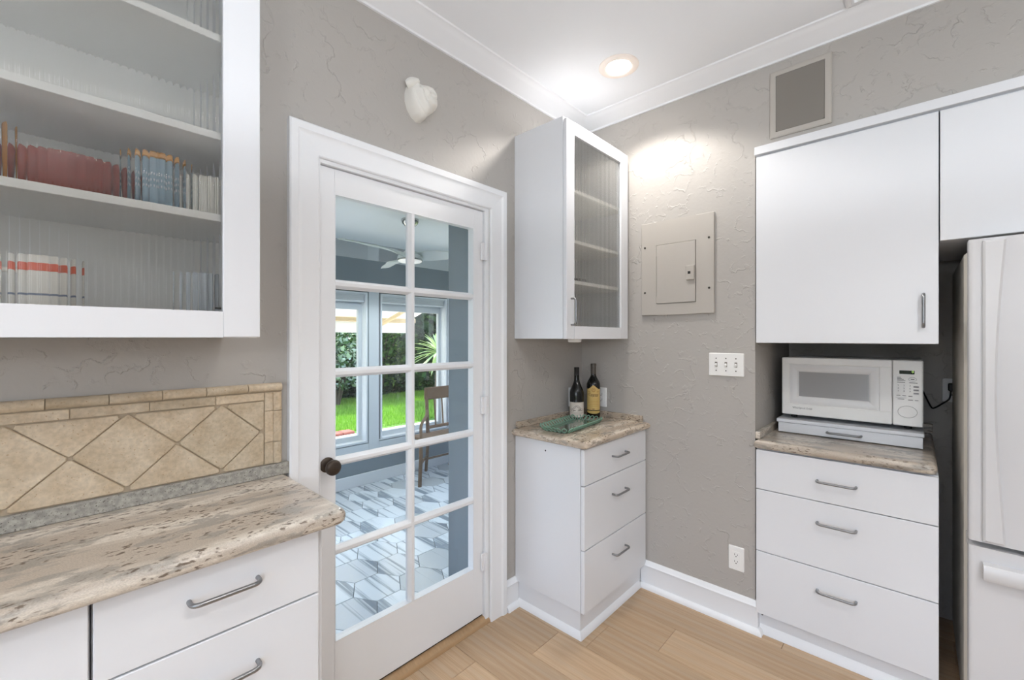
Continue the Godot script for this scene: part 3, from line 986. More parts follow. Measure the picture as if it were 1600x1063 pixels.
# ---------------------------------------------------------------- corner cabinets
func corner_run() -> void:
	var X := Vector3.RIGHT
	var c := thing("base_cabinet", "narrow white three-drawer base cabinet in the corner under the small stone counter", "cabinet", Vector3(0.2, 0, 0.31))
	part(bx(Vector3(0.003, 0.128, 0.004), Vector3(0.409, 0.888, 0.626), 0.001), "body", c, M.cabinet)
	part(bx(Vector3(0.017, 0, 0.004), Vector3(0.401, 0.128, 0.613)), "toe_kick", c, M.cabinet)
	var q := P2([0, 0, 0.015, 0, 0.0145, 0.006, 0.012, 0.012, 0.006, 0.030, 0, 0.034])
	part(MB.new().molding([Vector3(0.016, 0, 0.613), Vector3(0.401, 0, 0.613), Vector3(0.401, 0, 0.03)], q, Vector3.UP, false, true), "shoe_moulding", c, M.trim)
	part(bx(Vector3(0.02, 0.889, 0.02), Vector3(0.405, 0.8895, 0.60)), "shade_sheet", c, M.gap)  # dark sheet put in as the shade under the worktop
	drawer(c, Vector3(0.411, 0.7165, 0.008), Vector3(0.431, 0.884, 0.624), Vector3(0.431, 0.808, 0.375), Vector3(0.431, 0.808, 0.245), X)
	drawer(c, Vector3(0.411, 0.4185, 0.008), Vector3(0.431, 0.7125, 0.624), Vector3(0.431, 0.617, 0.375), Vector3(0.431, 0.617, 0.245), X)
	drawer(c, Vector3(0.411, 0.126, 0.008), Vector3(0.431, 0.4145, 0.624), Vector3(0.431, 0.318, 0.375), Vector3(0.431, 0.318, 0.245), X)
	part(disc(Vector3(0.205, 0.843, 0.626), Vector3.BACK, 0.004, 0.0006), "screw_hole", c, M.dark)
	var ct := thing("countertop", "small beige stone countertop in the corner holding two bottles", "countertop", Vector3(0, 0.89, 0.652))
	ct.rotation.y = PI / 2
	var top := MeshInstance3D.new()
	top.name = "top"
	var pl := PackedVector2Array([Vector2(0.65, 0), Vector2(0.65, 0.455)])
	for i in 7:
		var a := PI / 2 + PI / 2 * i / 6.0
		pl.append(Vector2(0.028 + 0.028 * cos(a), 0.455 - 0.028 + 0.028 * sin(a)))
	pl.append(Vector2(0, 0))
	top.mesh = MB.new().slab(pl, 0.0, 0.036, 0.0175).mesh()
	top.material_override = M.granite_corner
	ct.add_child(top, true)
	var sp := MeshInstance3D.new()
	sp.name = "splash_strip"
	var sb := MB.new().box(Vector3(0.03, 0.036, 0.0), Vector3(0.651, 0.068, 0.018), 0.002)
	sb.box(Vector3(0.634, 0.036, 0.018), Vector3(0.651, 0.068, 0.412), 0.002)
	sp.mesh = sb.mesh()
	sp.material_override = M.granite_corner
	ct.add_child(sp, true)

	var w := thing("wall_cabinet", "narrow white wall cabinet with reeded glass door in the corner", "cabinet", Vector3(0.15, 1.395, 0.33))
	wall_cabinet(w, 0.034, 0.630, 0.314, 1.395, 2.457, [1.676, 1.878, 2.128], 0.009)
	glass_door(w, 0.038, 0.632, 0.317, 1.394, 2.442, 0.078, 0.066, 0.062, 0.0127)
	var dn: Node3D = w.find_child("door", false, false)
	bow_handle(Vector3(0.337, 1.462, 0.594), Vector3(0.337, 1.588, 0.594), X, dn, 0.0048, 0.028)
	var down := Basis(Vector3.RIGHT, Vector3.DOWN, Vector3.FORWARD)
	var pk := thing("puck_light", "small white puck light under the corner wall cabinet", "light", Vector3(0.27, 1.394, 0.47))
	part(MB.new().lathe(P2([0, 0, 0.034, 0, 0.034, 0.012, 0.031, 0.016, 0.026, 0.017]), Vector3(0.27, 1.394, 0.47), 32, down), "housing", pk, M.plastic)
	part(MB.new().lathe(P2([0.026, 0.014, 0.026, 0.017, 0.0, 0.018]), Vector3(0.27, 1.394, 0.47), 32, down), "lens", pk, M.interior)

# ---------------------------------------------------------------- things on the back wall
func plate(called: String, label: String, category: String, c: Vector3, u: Vector3, out: Vector3, w: float, h: float) -> Node3D:
	var t := thing(called, label, category, c)
	part(MB.new().tile(rounded_rect(-w / 2, -h / 2, w / 2, h / 2, 0.004), c, u, Vector3.UP, out, 0.006, 0.0025), "cover_plate", t, M.plastic)
	return t

func outlet(label: String, c: Vector3, u: Vector3, out: Vector3, m: Material = null) -> Node3D:
	var t := plate("wall_outlet", label, "outlet", c, u, out, 0.070, 0.116)
	if m: t.get_child(0).material_override = m
	var f := part(MB.new().tile(rounded_rect(-0.0175, -0.0335, 0.0175, 0.0335, 0.003), c + out * 0.0052, u, Vector3.UP, out, 0.0022, 0.0008), "receptacle", t, m if m else M.plastic)
	var turn := Basis(u, Vector3.UP, out)
	for s in [-1, 1]:
		var b := c + Vector3(0, s * 0.0165, 0) + out * 0.0075
		var sl := MB.new()
		for q in [[-0.0065, 0.003, 0.0011, 0.0038], [0.0065, 0.003, 0.0011, 0.0032]]:
			var qc: Vector3 = b + u * q[0] + Vector3(0, q[1], 0)
			sl.box(qc - Vector3(q[2], q[3], 0.0003), qc + Vector3(q[2], q[3], 0.0003), 0.0, turn, qc)
		part(sl, "slot", f, M.black_plastic)
		part(disc(b + Vector3(0, -0.0062, 0) - out * 0.0002, out, 0.0026, 0.0006, 12), "ground_hole", f, M.black_plastic)
	for s in [-1, 1]:
		part(disc(c + Vector3(0, s * 0.0485, 0) + out * 0.0055, out, 0.0028, 0.0010, 12), "screw", t, M.hinge)
	return t

func wall_fittings() -> void:
	var X := Vector3.RIGHT
	var O := Vector3.BACK
	var t := thing("breaker_panel", "flat electrical breaker panel cover painted like the wall", "breaker panel", Vector3(0.604, 1.525, 0))
	var cp := MB.new()
	cp.box(Vector3(0.408, 1.525, 0.0), Vector3(0.4962, 2.038, 0.013), 0.002)
	cp.box(Vector3(0.7088, 1.525, 0.0), Vector3(0.799, 2.038, 0.013), 0.002)
	cp.box(Vector3(0.4942, 1.525, 0.0), Vector3(0.7108, 1.5857, 0.0129), 0.0)
	cp.box(Vector3(0.4942, 1.9093, 0.0), Vector3(0.7108, 2.038, 0.0129), 0.0)
	part(cp, "cover_plate", t, M.wall_flat)
	var d := part(bx(Vector3(0.4985, 1.588, 0.003), Vector3(0.7065, 1.907, 0.0160), 0.0015), "door", t, M.wall_flat)
	var la := part(bx(Vector3(0.662, 1.703, 0.016), Vector3(0.7045, 1.778, 0.026), 0.002), "latch", d, M.wall_flat)
	part(bx(Vector3(0.672, 1.733, 0.0258), Vector3(0.686, 1.747, 0.0263)), "lock_hole", d, M.dark)
	for y in [1.862, 1.61]:
		part(MB.new().tube([Vector3(0.4985, y - 0.016, 0.0135), Vector3(0.4985, y + 0.016, 0.0135)], 0.003, 8), "hinge", d, M.wall_flat)
	for q in [[0.429, 1.903], [0.774, 1.910], [0.775, 1.654], [0.429, 1.651]]:
		part(disc(Vector3(q[0], q[1], 0.0128), O, 0.0055, 0.0025, 14), "screw", t, M.screw)

	var v := thing("wall_speaker", "square grey in-wall speaker grille above the plain wall cabinet", "speaker", Vector3(1.163, 2.324, 0))
	part(MB.new().molding([Vector3(1.045, 2.325, 0), Vector3(1.279, 2.325, 0), Vector3(1.279, 2.631, 0), Vector3(1.045, 2.631, 0)], P2([0, 0, 0, 0.007, 0.003, 0.010, 0.012, 0.011, 0.024, 0.011, 0.025, 0.006, 0.025, 0]), O, true), "frame", v, M.wall_flat)
	part(MB.new().tile(rounded_rect(1.069, 2.349, 1.2545, 2.607, 0.010), Vector3(0, 0, 0.001), X, Vector3.UP, O, 0.010, 0.002), "grille", v, M.grille)

	var s := plate("light_switch", "white triple toggle light switch plate right of the breaker panel", "light switch", Vector3(0.8525, 1.2665, 0), X, O, 0.163, 0.114)
	for k in 3:
		var cx := 0.8525 + (k - 1) * 0.046
		part(bx(Vector3(cx - 0.006, 1.254, 0.0055), Vector3(cx + 0.006, 1.279, 0.0066)), "toggle_slot", s, M.grille)
		part(MB.new().box(Vector3(cx - 0.0042, 1.2605, 0.004), Vector3(cx + 0.0042, 1.2725, 0.019), 0.0015, Basis(X, 0.45), Vector3(cx, 1.2665, 0.006)), "toggle", s, M.plastic)
		for y in [1.236, 1.297]:
			part(disc(Vector3(cx, y, 0.0055), O, 0.003, 0.001, 12), "screw", s, M.screw)
	outlet("white wall outlet just above the skirting board", Vector3(0.8995, 0.320, 0), X, O)
	outlet("white wall outlet on the back wall behind the wine bottle with the yellow label", Vector3(0.142, 1.040, 0), X, O)
	outlet("white wall outlet on the left wall behind the wine bottle with the pale label", Vector3(0, 1.040, 0.108), Vector3.FORWARD, Vector3.RIGHT)

# ---------------------------------------------------------------- appliance alcove
func right_run() -> void:
	var O := Vector3.BACK
	var c := thing("base_cabinet", "wide white three-drawer base cabinet under the microwave", "cabinet", Vector3(1.3, 0, -0.3))
	part(bx(Vector3(0.990, 0.100, -0.70), Vector3(1.606, 0.876, -0.001), 0.001), "body", c, M.cabinet)
	part(bx(Vector3(0.996, 0, -0.70), Vector3(1.60, 0.100, -0.018)), "toe_kick", c, M.cabinet)
	var shoe := P2([0, 0, 0.018, 0, 0.0175, 0.006, 0.014, 0.014, 0.006, 0.034, 0, 0.038])
	part(MB.new().molding([Vector3(1.60, 0, -0.018), Vector3(0.998, 0, -0.018)], shoe, Vector3.UP), "shoe_moulding", c, M.trim)
	part(disc(Vector3(1.008, 0.083, -0.018), O, 0.004, 0.001, 12), "screw_hole", c, M.dark)
	for r in [[0.690, 0.873, 0.780], [0.400, 0.6865, 0.599], [0.104, 0.3965, 0.305]]:
		drawer(c, Vector3(0.990, r[0], 0.0), Vector3(1.606, r[1], 0.020), Vector3(1.229, r[2], 0.020), Vector3(1.362, r[2], 0.020), O)
	var ct := thing("countertop", "stone countertop under the microwave in the alcove", "countertop", Vector3(0.983, 0.878, -0.748))
	var pl := PackedVector2Array([Vector2(0.983, -0.748), Vector2(1.604, -0.748)])
	for i in 6:
		var a := PI / 2 * i / 5.0
		pl.append(Vector2(1.604 - 0.03 + 0.03 * cos(a), 0.0 + 0.03 * sin(a)))
	pl.append(Vector2(0.983, 0.03))
	part(MB.new().slab(pl, 0.878, 0.919, 0.0195), "top", ct, M.granite)
	var sp := MB.new().box(Vector3(0.983, 0.919, -0.748), Vector3(1.003, 0.953, 0.002), 0.002)
	sp.box(Vector3(1.003, 0.919, -0.748), Vector3(1.604, 0.965, -0.73), 0.002)
	part(sp, "splash_strip", ct, M.granite)

	var w := thing("wall_cabinet", "wide white wall cabinet with one plain door above the microwave", "cabinet", Vector3(1.3, 1.377, -0.3))
	part(bx(Vector3(0.986, 1.378, -0.60), Vector3(1.606, 2.262, -0.002), 0.001), "body", w, M.cabinet)
	var d := part(bx(Vector3(0.990, 1.376, 0.0), Vector3(1.6055, 2.2505, 0.020), 0.0018), "door", w, M.cabinet)
	bow_handle(Vector3(1.564, 1.442, 0.020), Vector3(1.564, 1.566, 0.020), O, d, 0.0055, 0.028)
	var w2 := thing("wall_cabinet", "white wall cabinet with plain doors over the refrigerator", "cabinet", Vector3(2.1, 1.765, -0.3))
	part(bx(Vector3(1.609, 1.766, -0.62), Vector3(2.60, 2.262, -0.002), 0.001), "body", w2, M.cabinet)
	part(bx(Vector3(1.6095, 1.764, 0.0), Vector3(2.10, 2.2505, 0.020), 0.0018), "door", w2, M.cabinet)
	part(bx(Vector3(2.103, 1.764, 0.0), Vector3(2.60, 2.2505, 0.020), 0.0018), "door", w2, M.cabinet)
	lone(bx(Vector3(0.984, 2.2605, -0.02), Vector3(2.61, 2.2985, 0.028), 0.0018), "cornice_board", M.cabinet, "long white board capping the two plain wall cabinets", "board")

	# pull-out stand under the microwave
	var st := thing("microwave_stand", "low white pull-out stand with a bar handle under the microwave", "stand", Vector3(1.29, 0.92, -0.45))
	part(bx(Vector3(1.030, 0.922, -0.68), Vector3(1.562, 0.972, -0.262), 0.001), "body", st, M.cabinet)
	part(bx(Vector3(1.020, 0.9725, -0.69), Vector3(1.569, 0.989, -0.245), 0.0018), "top_board", st, M.cabinet)
	var f := part(bx(Vector3(1.027, 0.923, -0.262), Vector3(1.565, 0.9715, -0.250), 0.0015), "drawer_front", st, M.cabinet)
	bow_handle(Vector3(1.231, 0.947, -0.250), Vector3(1.359, 0.947, -0.250), O, f, 0.0052, 0.026)

	# microwave
	var m := thing("microwave", "white countertop microwave with keypad and round button", "microwave", Vector3(1.30, 1.0, -0.45))
	var x0 := 1.037
	var x1 := 1.566
	var y0 := 1.010
	var y1 := 1.300
	var zf := -0.28
	part(bx(Vector3(x0 + 0.002, y0 + 0.004, -0.66), Vector3(x1 - 0.002, y1 - 0.002, zf - 0.03), 0.004), "body", m, M.plastic)
	for fx in [x0 + 0.04, x1 - 0.05]:
		for fz in [-0.62, -0.36]:
			part(MB.new().lathe(P2([0, 0, 0.014, 0, 0.016, 0.026, 0, 0.026]), Vector3(fx, 0.989, fz), 14), "foot", m, M.black_plastic)
	var xs := 1.4655
	var dr := MB.new()
	var wx0 := 1.073
	var wx1 := 1.419
	var wy0 := 1.068
	var wy1 := 1.265
	# door ring, one clean face with a stepped window frame
	dr.box(Vector3(x0, y0, zf - 0.03), Vector3(xs - 0.001, wy0, zf), 0.004)
	dr.box(Vector3(x0, wy1, zf - 0.03), Vector3(xs - 0.001, y1, zf), 0.004)
	dr.box(Vector3(x0, wy0 - 0.005, zf - 0.03), Vector3(wx0, wy1 + 0.005, zf), 0.004)
	dr.box(Vector3(wx1, wy0 - 0.005, zf - 0.03), Vector3(xs - 0.001, wy1 + 0.005, zf), 0.004)
	var dn := part(dr, "door", m, M.plastic)
	var wp := part(MB.new().molding([Vector3(wx0 - 0.002, wy0 - 0.002, zf - 0.008), Vector3(wx1 + 0.002, wy0 - 0.002, zf - 0.008), Vector3(wx1 + 0.002, wy1 + 0.002, zf - 0.008), Vector3(wx0 - 0.002, wy1 + 0.002, zf - 0.008)], P2([0, 0, 0, 0.004, 0.004, 0.006, 0.030, 0.003, 0.036, -0.001, 0.040, -0.006, 0, -0.006]), O, true), "window_frame", dn, mat(226, 226, 226, 0.2))
	part(bx(Vector3(wx0 + 0.02, wy0 + 0.01, zf - 0.018), Vector3(wx1 - 0.02, wy1 - 0.01, zf - 0.0125)), "window", dn, mat(164, 164, 164, 0.12))
	letters("Whirlpool Gold", Vector3(1.083, 1.040, zf + 0.0004), 0.0085, dn, mat(120, 120, 124, 0.4), true)
	var cp := part(bx(Vector3(xs + 0.001, y0, zf - 0.03), Vector3(x1, y1, zf - 0.001), 0.004), "control_panel", m, M.plastic)
	var zz := zf - 0.0005
	part(MB.new().tile(rounded_rect(1.4885, 1.2395, 1.5385, 1.2555, 0.002), Vector3(0, 0, zf - 0.0012), Vector3.RIGHT, Vector3.UP, O, 0.0012, 0.0004), "display", cp, M.black_glass)
	var lit := mat(190, 220, 120, 0.4)
	lit.emission_enabled = true
	lit.emission = Color(0.75, 0.95, 0.45)
	lit.emission_energy_multiplier = 0.9
	letters("0", Vector3(1.529, 1.2425, zf + 0.0004), 0.0095, cp, lit)
	var ink := mat(92, 92, 96, 0.5)
	for r in 4:
		part(bx(Vector3(1.4815, 1.2235 - r * 0.0045, zz), Vector3(1.4815 + [0.012, 0.015, 0.022, 0.027][r], 1.2255 - r * 0.0045, zz + 0.0006)), "print", cp, ink)
	var rg := PackedVector2Array()
	for i in 24:
		rg.append(Vector2(0.0125 * cos(TAU * i / 24), 0.0085 * sin(TAU * i / 24)))
	part(ring_outline(rg, Vector3(1.532, 1.217, zz), 0.0008), "button_outline", cp, ink)
	part(bx(Vector3(1.526, 1.2155, zz), Vector3(1.538, 1.2185, zz + 0.0006)), "print", cp, ink)
	for q in [[1.4815, 1.2015, 0.026], [1.521, 1.2005, 0.027]]:
		part(bx(Vector3(q[0], q[1], zz), Vector3(q[0] + q[2], q[1] + 0.0024, zz + 0.0006)), "print", cp, ink)
	var dig := 1
	for r in 3:
		for k in 3:
			letters(str(dig), Vector3(1.4825 + k * 0.0195, 1.1835 - r * 0.0125, zf - 0.0004), 0.0062, cp, ink)
			dig += 1
		part(MB.new().tile(rounded_rect(1.5345, 1.181 - r * 0.0145, 1.5525, 1.189 - r * 0.0145, 0.002), Vector3(0, 0, zf - 0.001), Vector3.RIGHT, Vector3.UP, O, 0.0012, 0.0004), "key", cp, mat(178, 178, 180, 0.4))
		part(bx(Vector3(1.537, 1.1842 - r * 0.0145, zf), Vector3(1.550, 1.1862 - r * 0.0145, zf + 0.0005)), "print", cp, ink)
	for q in [[1.479, 1.143, 0.013], [1.4985, 1.1425, 0.012], [1.5185, 1.1415, 0.013], [1.483, 1.127, 0.022], [1.5175, 1.125, 0.016], [1.539, 1.1245, 0.012]]:
		part(bx(Vector3(q[0], q[1], zz), Vector3(q[0] + q[2], q[1] + 0.0024, zz + 0.0006)), "print", cp, ink)
	part(bx(Vector3(1.476, 1.134, zz), Vector3(1.512, 1.1347, zz + 0.0005)), "print", cp, ink)
	var bp := PackedVector2Array()
	for i in 36: bp.append(Vector2(0.0315 * cos(TAU * i / 36), 0.0255 * sin(TAU * i / 36)))
	part(MB.new().tile(bp, Vector3(1.5155, 1.073, zf - 0.001), Vector3.RIGHT, Vector3.UP, O, 0.0022, 0.001), "open_button", cp, M.plastic)
	part(ring_outline(bp, Vector3(1.5155, 1.073, zz), 0.0008), "button_outline", cp, mat(150, 150, 152, 0.5))
	# power cord to the outlet in the alcove
	var cord := []
	for p in [Vector3(1.54, 1.20, -0.66), Vector3(1.565, 1.14, -0.70), Vector3(1.597, 1.055, -0.725), Vector3(1.612, 1.05, -0.727), Vector3(1.64, 1.075, -0.722), Vector3(1.662, 1.10, -0.715), Vector3(1.668, 1.14, -0.712)]:
		cord.append(p)
	part(MB.new().tube(smooth_path(cord), 0.0034, 8), "power_cord", m, M.black_plastic)
	part(bx(Vector3(1.658, 1.138, -0.742), Vector3(1.678, 1.176, -0.708), 0.004), "plug", m, M.black_plastic)
	outlet("wall outlet deep in the alcove behind the microwave cord", Vector3(1.673, 1.140, -0.75), Vector3.RIGHT, O)

func smooth_path(a: Array) -> Array:
	var c := Curve3D.new()
	for i in a.size():
		var t: Vector3 = (a[mini(i + 1, a.size() - 1)] - a[maxi(i - 1, 0)]) / 6.0
		c.add_point(a[i], -t, t)
	c.bake_interval = 0.006
	return Array(c.get_baked_points())

func ring_outline(p: PackedVector2Array, c: Vector3, w: float) -> MB:
	var mb := MB.new()
	for i in p.size():
		var a := p[i]
		var b := p[(i + 1) % p.size()]
		var na := a.normalized() * w
		var nb := b.normalized() * w
		mb.poly([c + Vector3(a.x, a.y, 0.0024), c + Vector3(b.x, b.y, 0.0024), c + Vector3(b.x + nb.x, b.y + nb.y, 0.0004), c + Vector3(a.x + na.x, a.y + na.y, 0.0004)], Vector3.BACK)
	return mb

func letters(text: String, at: Vector3, h: float, parent: Node3D, m: Material, slant := false) -> void:
	var tm := TextMesh.new()
	var f := SystemFont.new()
	f.font_names = PackedStringArray(["Droid Serif" if slant else "Droid Sans"])
	tm.font = f
	tm.text = text
	tm.font_size = 32
	tm.pixel_size = h / 24.0
	tm.depth = 0.0006
	tm.horizontal_alignment = HORIZONTAL_ALIGNMENT_LEFT
	tm.vertical_alignment = VERTICAL_ALIGNMENT_BOTTOM
	var o := MeshInstance3D.new()
	o.name = numbered("lettering", parent)
	o.mesh = tm
	o.material_override = m
	parent.add_child(o, true)
	o.global_position = at

# ---------------------------------------------------------------- refrigerator
func fridge() -> void:
	var t := thing("refrigerator", "tall white refrigerator with bottom freezer drawer at the right edge", "refrigerator", Vector3(2.1, 0, -0.3))
	part(bx(Vector3(1.672, 0.02, -0.70), Vector3(2.545, 1.715, 0.018), 0.012), "body", t, M.fridge_side)
	for x in [1.74, 2.47]:
		part(MB.new().lathe(P2([0, 0, 0.02, 0, 0.02, 0.02, 0, 0.02]), Vector3(x, 0, -0.05), 14), "foot", t, M.black_plastic)
	part(bx(Vector3(1.682, 0.055, 0.018), Vector3(2.535, 1.735, 0.030)), "gasket", t, M.gasket)
	var up := part(door_leaf(1.679, 2.545, 0.690, 1.745), "door", t, M.fridge)
	var lo := part(door_leaf(1.679, 2.545, 0.055, 0.672), "freezer_drawer", t, M.fridge)
	part(bx(Vector3(1.684, 1.716, -0.03), Vector3(1.74, 1.745, 0.030), 0.004), "hinge_cover", t, M.plastic)
	part(bx(Vector3(1.676, 0.655, 0.02), Vector3(1.684, 0.70, 0.032), 0.002), "hinge", t, M.gasket)
	# tall handle: straight outside edge, scooped inside edge
	var p := PackedVector2Array()
	p.append(Vector2(1.7125, 0.698)); p.append(Vector2(1.7125, 1.735))
	for i in 17:
		var u := i / 16.0
		var y := lerpf(1.735, 0.698, u)
		var x := 1.7665 - 0.021 * sin(PI * clampf(u * 1.02, 0, 1)) - 0.002 * u
		p.append(Vector2(x, y))
	part(MB.new().tile(p, Vector3(0, 0, 0.082), Vector3.RIGHT, Vector3.UP, Vector3.BACK, 0.028, 0.006), "door_handle", up, M.fridge)
	part(MB.new().extrude(P2([0, 0, 0.030, 0.006, 0.036, 0.016, 0.036, 0.050, 0.030, 0.058, 0, 0.060]), Vector3(1.712, 0.565, 0.092), Vector3.BACK, Vector3.UP, Vector3(0.80, 0, 0)), "drawer_handle", lo, M.fridge)

func door_leaf(x0: float, x1: float, y0: float, y1: float) -> MB:
	# bowed front with rounded side edges
	var p := PackedVector2Array()
	p.append(Vector2(x1, 0.030)); p.append(Vector2(x0, 0.030))
	p.append(Vector2(x0, 0.078))
	for i in 5:
		var a := PI - PI / 2 * (i + 1) / 5.0
		p.append(Vector2(x0 + 0.012 + 0.012 * cos(a), 0.078 + 0.012 * sin(a)))
	for i in 20:
		var u := (i + 1) / 21.0
		p.append(Vector2(lerpf(x0 + 0.012, x1 - 0.012, u), 0.090 + 0.010 * sin(PI * u)))
	for i in 6:
		var a := PI / 2 - PI / 2 * i / 5.0
		p.append(Vector2(x1 - 0.012 + 0.012 * cos(a), 0.078 + 0.012 * sin(a)))
	return MB.new().extrude(p, Vector3(0, y0, 0), Vector3.RIGHT, Vector3.BACK, Vector3(0, y1 - y0, 0))

# ---------------------------------------------------------------- sunroom beyond the door
const SF := -0.05
const SX := -2.45
const SC := 2.34

func sunroom() -> void:
	var f := thing("floor_1", "grey and white banded marble hexagon floor of the sunroom", "", Vector3(0, SF, 0), "", "structure")
	part(bx(Vector3(-2.6, -0.25, -1.55), Vector3(-0.15, SF - 0.004, 3.15)), "grout_bed", f, M.grout)
	part(bx(Vector3(-0.31, SF - 0.004, 0.83), Vector3(-0.15, SF, 1.66)), "sill_tile", f, M.marble[0])
	var s := 0.1475
	var fl := s * sqrt(3.0)
	var rect := P2([SX, -1.4, -0.31, -1.4, -0.31, 3.0, SX, 3.0])
	var r := 0
	var z := 0.99 - 1.5 * s * 11
	while z < 3.2:
		var x := -0.755 - fl * 8 + (fl / 2 if posmod(r - 11, 2) == 1 else 0.0)
		while x < 0.2:
			var h := PackedVector2Array()
			for k in 6:
				var a := PI / 6 + PI / 3 * k
				h.append(Vector2(x + (s - 0.0021) * cos(a), z + (s - 0.0021) * sin(a)))
			for piece in Geometry2D.intersect_polygons(h, rect):
				if piece.size() < 3: continue
				var loc := PackedVector2Array()
				for q in piece: loc.append(q - Vector2(x, z))
				var o := MeshInstance3D.new()
				o.name = numbered("tile", f)
				o.mesh = MB.new().tile(loc, Vector3(0, -0.006, 0), Vector3.RIGHT, Vector3.BACK, Vector3.UP, 0.006, 0.0012).mesh()
				o.material_override = M.marble[rng.randi() % 7]
				f.add_child(o, true)
				o.position = Vector3(x, rng.randf() * 0.0004, z)
			x += fl
		z += 1.5 * s
		r += 1

	# inner skin of the dividing wall, end walls, window wall, roof
	var W := MB.new()
	W.box(Vector3(-0.31, -0.25, 1.665), Vector3(-0.15, SC + 0.25, 3.15))
	W.box(Vector3(-0.31, -0.25, -1.55), Vector3(-0.15, SC + 0.25, 0.82))
	W.box(Vector3(-0.31, 2.10, 0.82), Vector3(-0.15, SC + 0.25, 1.665))
	struct(W, "wall_inner", M.sun_wall, "slate blue sunroom side of the wall round the doorway")
	var wins := [[-0.865, 0.005], [0.125, 0.995], [1.115, 1.985], [2.105, 2.90]]
	var y0 := 0.355
	var y1 := 1.86
	var far := MB.new()
	var zz := -1.55
	for w in wins:
		far.box(Vector3(-2.60, -0.25, zz), Vector3(SX, SC + 0.2, w[0]))
		far.box(Vector3(-2.60, -0.25, w[0]), Vector3(SX, y0, w[1]))
		far.box(Vector3(-2.60, y1, w[0]), Vector3(SX, SC + 0.2, w[1]))
		zz = w[1]
	far.box(Vector3(-2.60, -0.25, zz), Vector3(SX, SC + 0.2, 3.15))
	# lighter casing boards round the windows
	var cb := MB.new()
	zz = -1.02
	for w in wins:
		cb.box(Vector3(SX, 0.255, zz), Vector3(SX + 0.014, 1.915, w[0] - 0.004), 0.003)
		cb.box(Vector3(SX, 0.255, w[0] - 0.004), Vector3(SX + 0.014, y0 - 0.004, w[1] + 0.004), 0.003)
		cb.box(Vector3(SX, y1 + 0.004, w[0] - 0.004), Vector3(SX + 0.014, 1.915, w[1] + 0.004), 0.003)
		zz = w[1] + 0.004
	struct(cb, "trim_6", M.sun_casing, "pale grey casing boards round the sunroom windows")
	struct(far, "wall_far", M.sun_wall, "slate blue window wall of the sunroom")
	# end walls, each with an unseen glazed opening added to let daylight in
	for e in [[-1.55, -1.40, "wall_north", "slate blue end wall of the sunroom behind the old chair"], [3.0, 3.15, "wall_south", "slate blue end wall of the sunroom opposite the old chair"]]:
		var q := MB.new()
		q.box(Vector3(-2.60, -0.25, e[0]), Vector3(-2.2, SC + 0.2, e[1]))
		q.box(Vector3(-0.6, -0.25, e[0]), Vector3(-0.15, SC + 0.2, e[1]))
		q.box(Vector3(-2.2, -0.25, e[0]), Vector3(-0.6, 0.40, e[1]))
		q.box(Vector3(-2.2, 2.05, e[0]), Vector3(-0.6, SC + 0.2, e[1]))
		struct(q, e[2], M.sun_wall, e[3])
		var ew := thing("window_%d" % (6 if e[0] < 0 else 7), "unseen wide window added for daylight in the sunroom end wall " + ("behind the old chair" if e[0] < 0 else "opposite the old chair"), "", Vector3(-1.4, 0.40, e[0] + 0.07), "", "structure")
		var ef := MB.new()
		for x in [-2.2, -1.425, -0.65]: ef.box(Vector3(x, 0.40, e[0] + 0.05), Vector3(x + 0.05, 2.05, e[0] + 0.10), 0.002)
		ef.box(Vector3(-2.15, 0.40, e[0] + 0.052), Vector3(-0.65, 0.45, e[0] + 0.098))
		ef.box(Vector3(-2.15, 2.00, e[0] + 0.052), Vector3(-0.65, 2.05, e[0] + 0.098))
		part(ef, "frame", ew, M.sun_white)
		for x in [-2.15, -1.375]: part(bx(Vector3(x, 0.45, e[0] + 0.073), Vector3(x + 0.725, 2.00, e[0] + 0.077)), "pane", ew, M.pane)
	struct(bx(Vector3(-2.75, SC, -1.7), Vector3(-0.15, SC + 0.15, 3.3)), "ceiling_1", M.sun_ceiling, "pale ceiling of the sunroom")
	struct(MB.new().molding([Vector3(SX, SC, 3.0), Vector3(SX, SC, -1.40)], P2([0, -0.165, 0.016, -0.165, 0.020, -0.15, 0.022, -0.012, 0.030, 0, 0, 0]), Vector3.UP), "trim_5", M.sun_white, "deep white band at the top of the sunroom window wall")
	struct(bx(Vector3(SX, SF, -1.40), Vector3(SX + 0.018, SF + 0.115, 3.0), 0.004), "baseboard_far", M.sun_white, "white skirting board under the sunroom windows")

	for i in wins.size():
		var a: float = wins[i][0]
		var b: float = wins[i][1]
		var w := thing("window_%d" % (i + 1 if i < 3 else 5), ["sunroom window on the right, with the chair in front", "sunroom window second from the right", "third sunroom window from the right", "fourth sunroom window from the right"][i], "", Vector3(SX, y0, a), "", "structure")
		var cs := MB.new()
		cs.molding([Vector3(SX, y0 + 0.012, a + 0.012), Vector3(SX, y1 - 0.012, a + 0.012), Vector3(SX, y1 - 0.012, b - 0.012), Vector3(SX, y0 + 0.012, b - 0.012)], P2([0, -0.10, 0, 0.020, 0.016, 0.020, 0.016, 0.0, 0.0121, 0.0, 0.0121, -0.10]), Vector3.RIGHT, true, false)
		part(cs, "frame", w, M.sun_white)
		# side lining wide enough to catch the light
		part(bx(Vector3(SX - 0.10, y0 + 0.012, a + 0.012), Vector3(SX - 0.002, y1 - 0.012, a + 0.030), 0.002), "frame", w, M.sun_white)
		part(bx(Vector3(SX - 0.10, y0 + 0.012, b - 0.030), Vector3(SX - 0.002, y1 - 0.012, b - 0.012), 0.002), "frame", w, M.sun_white)
		var sa := MB.new()
		var xa := SX - 0.115
		var xb := SX - 0.075
		sa.box(Vector3(xa, y0, a), Vector3(xb, y0 + 0.07, b), 0.0)
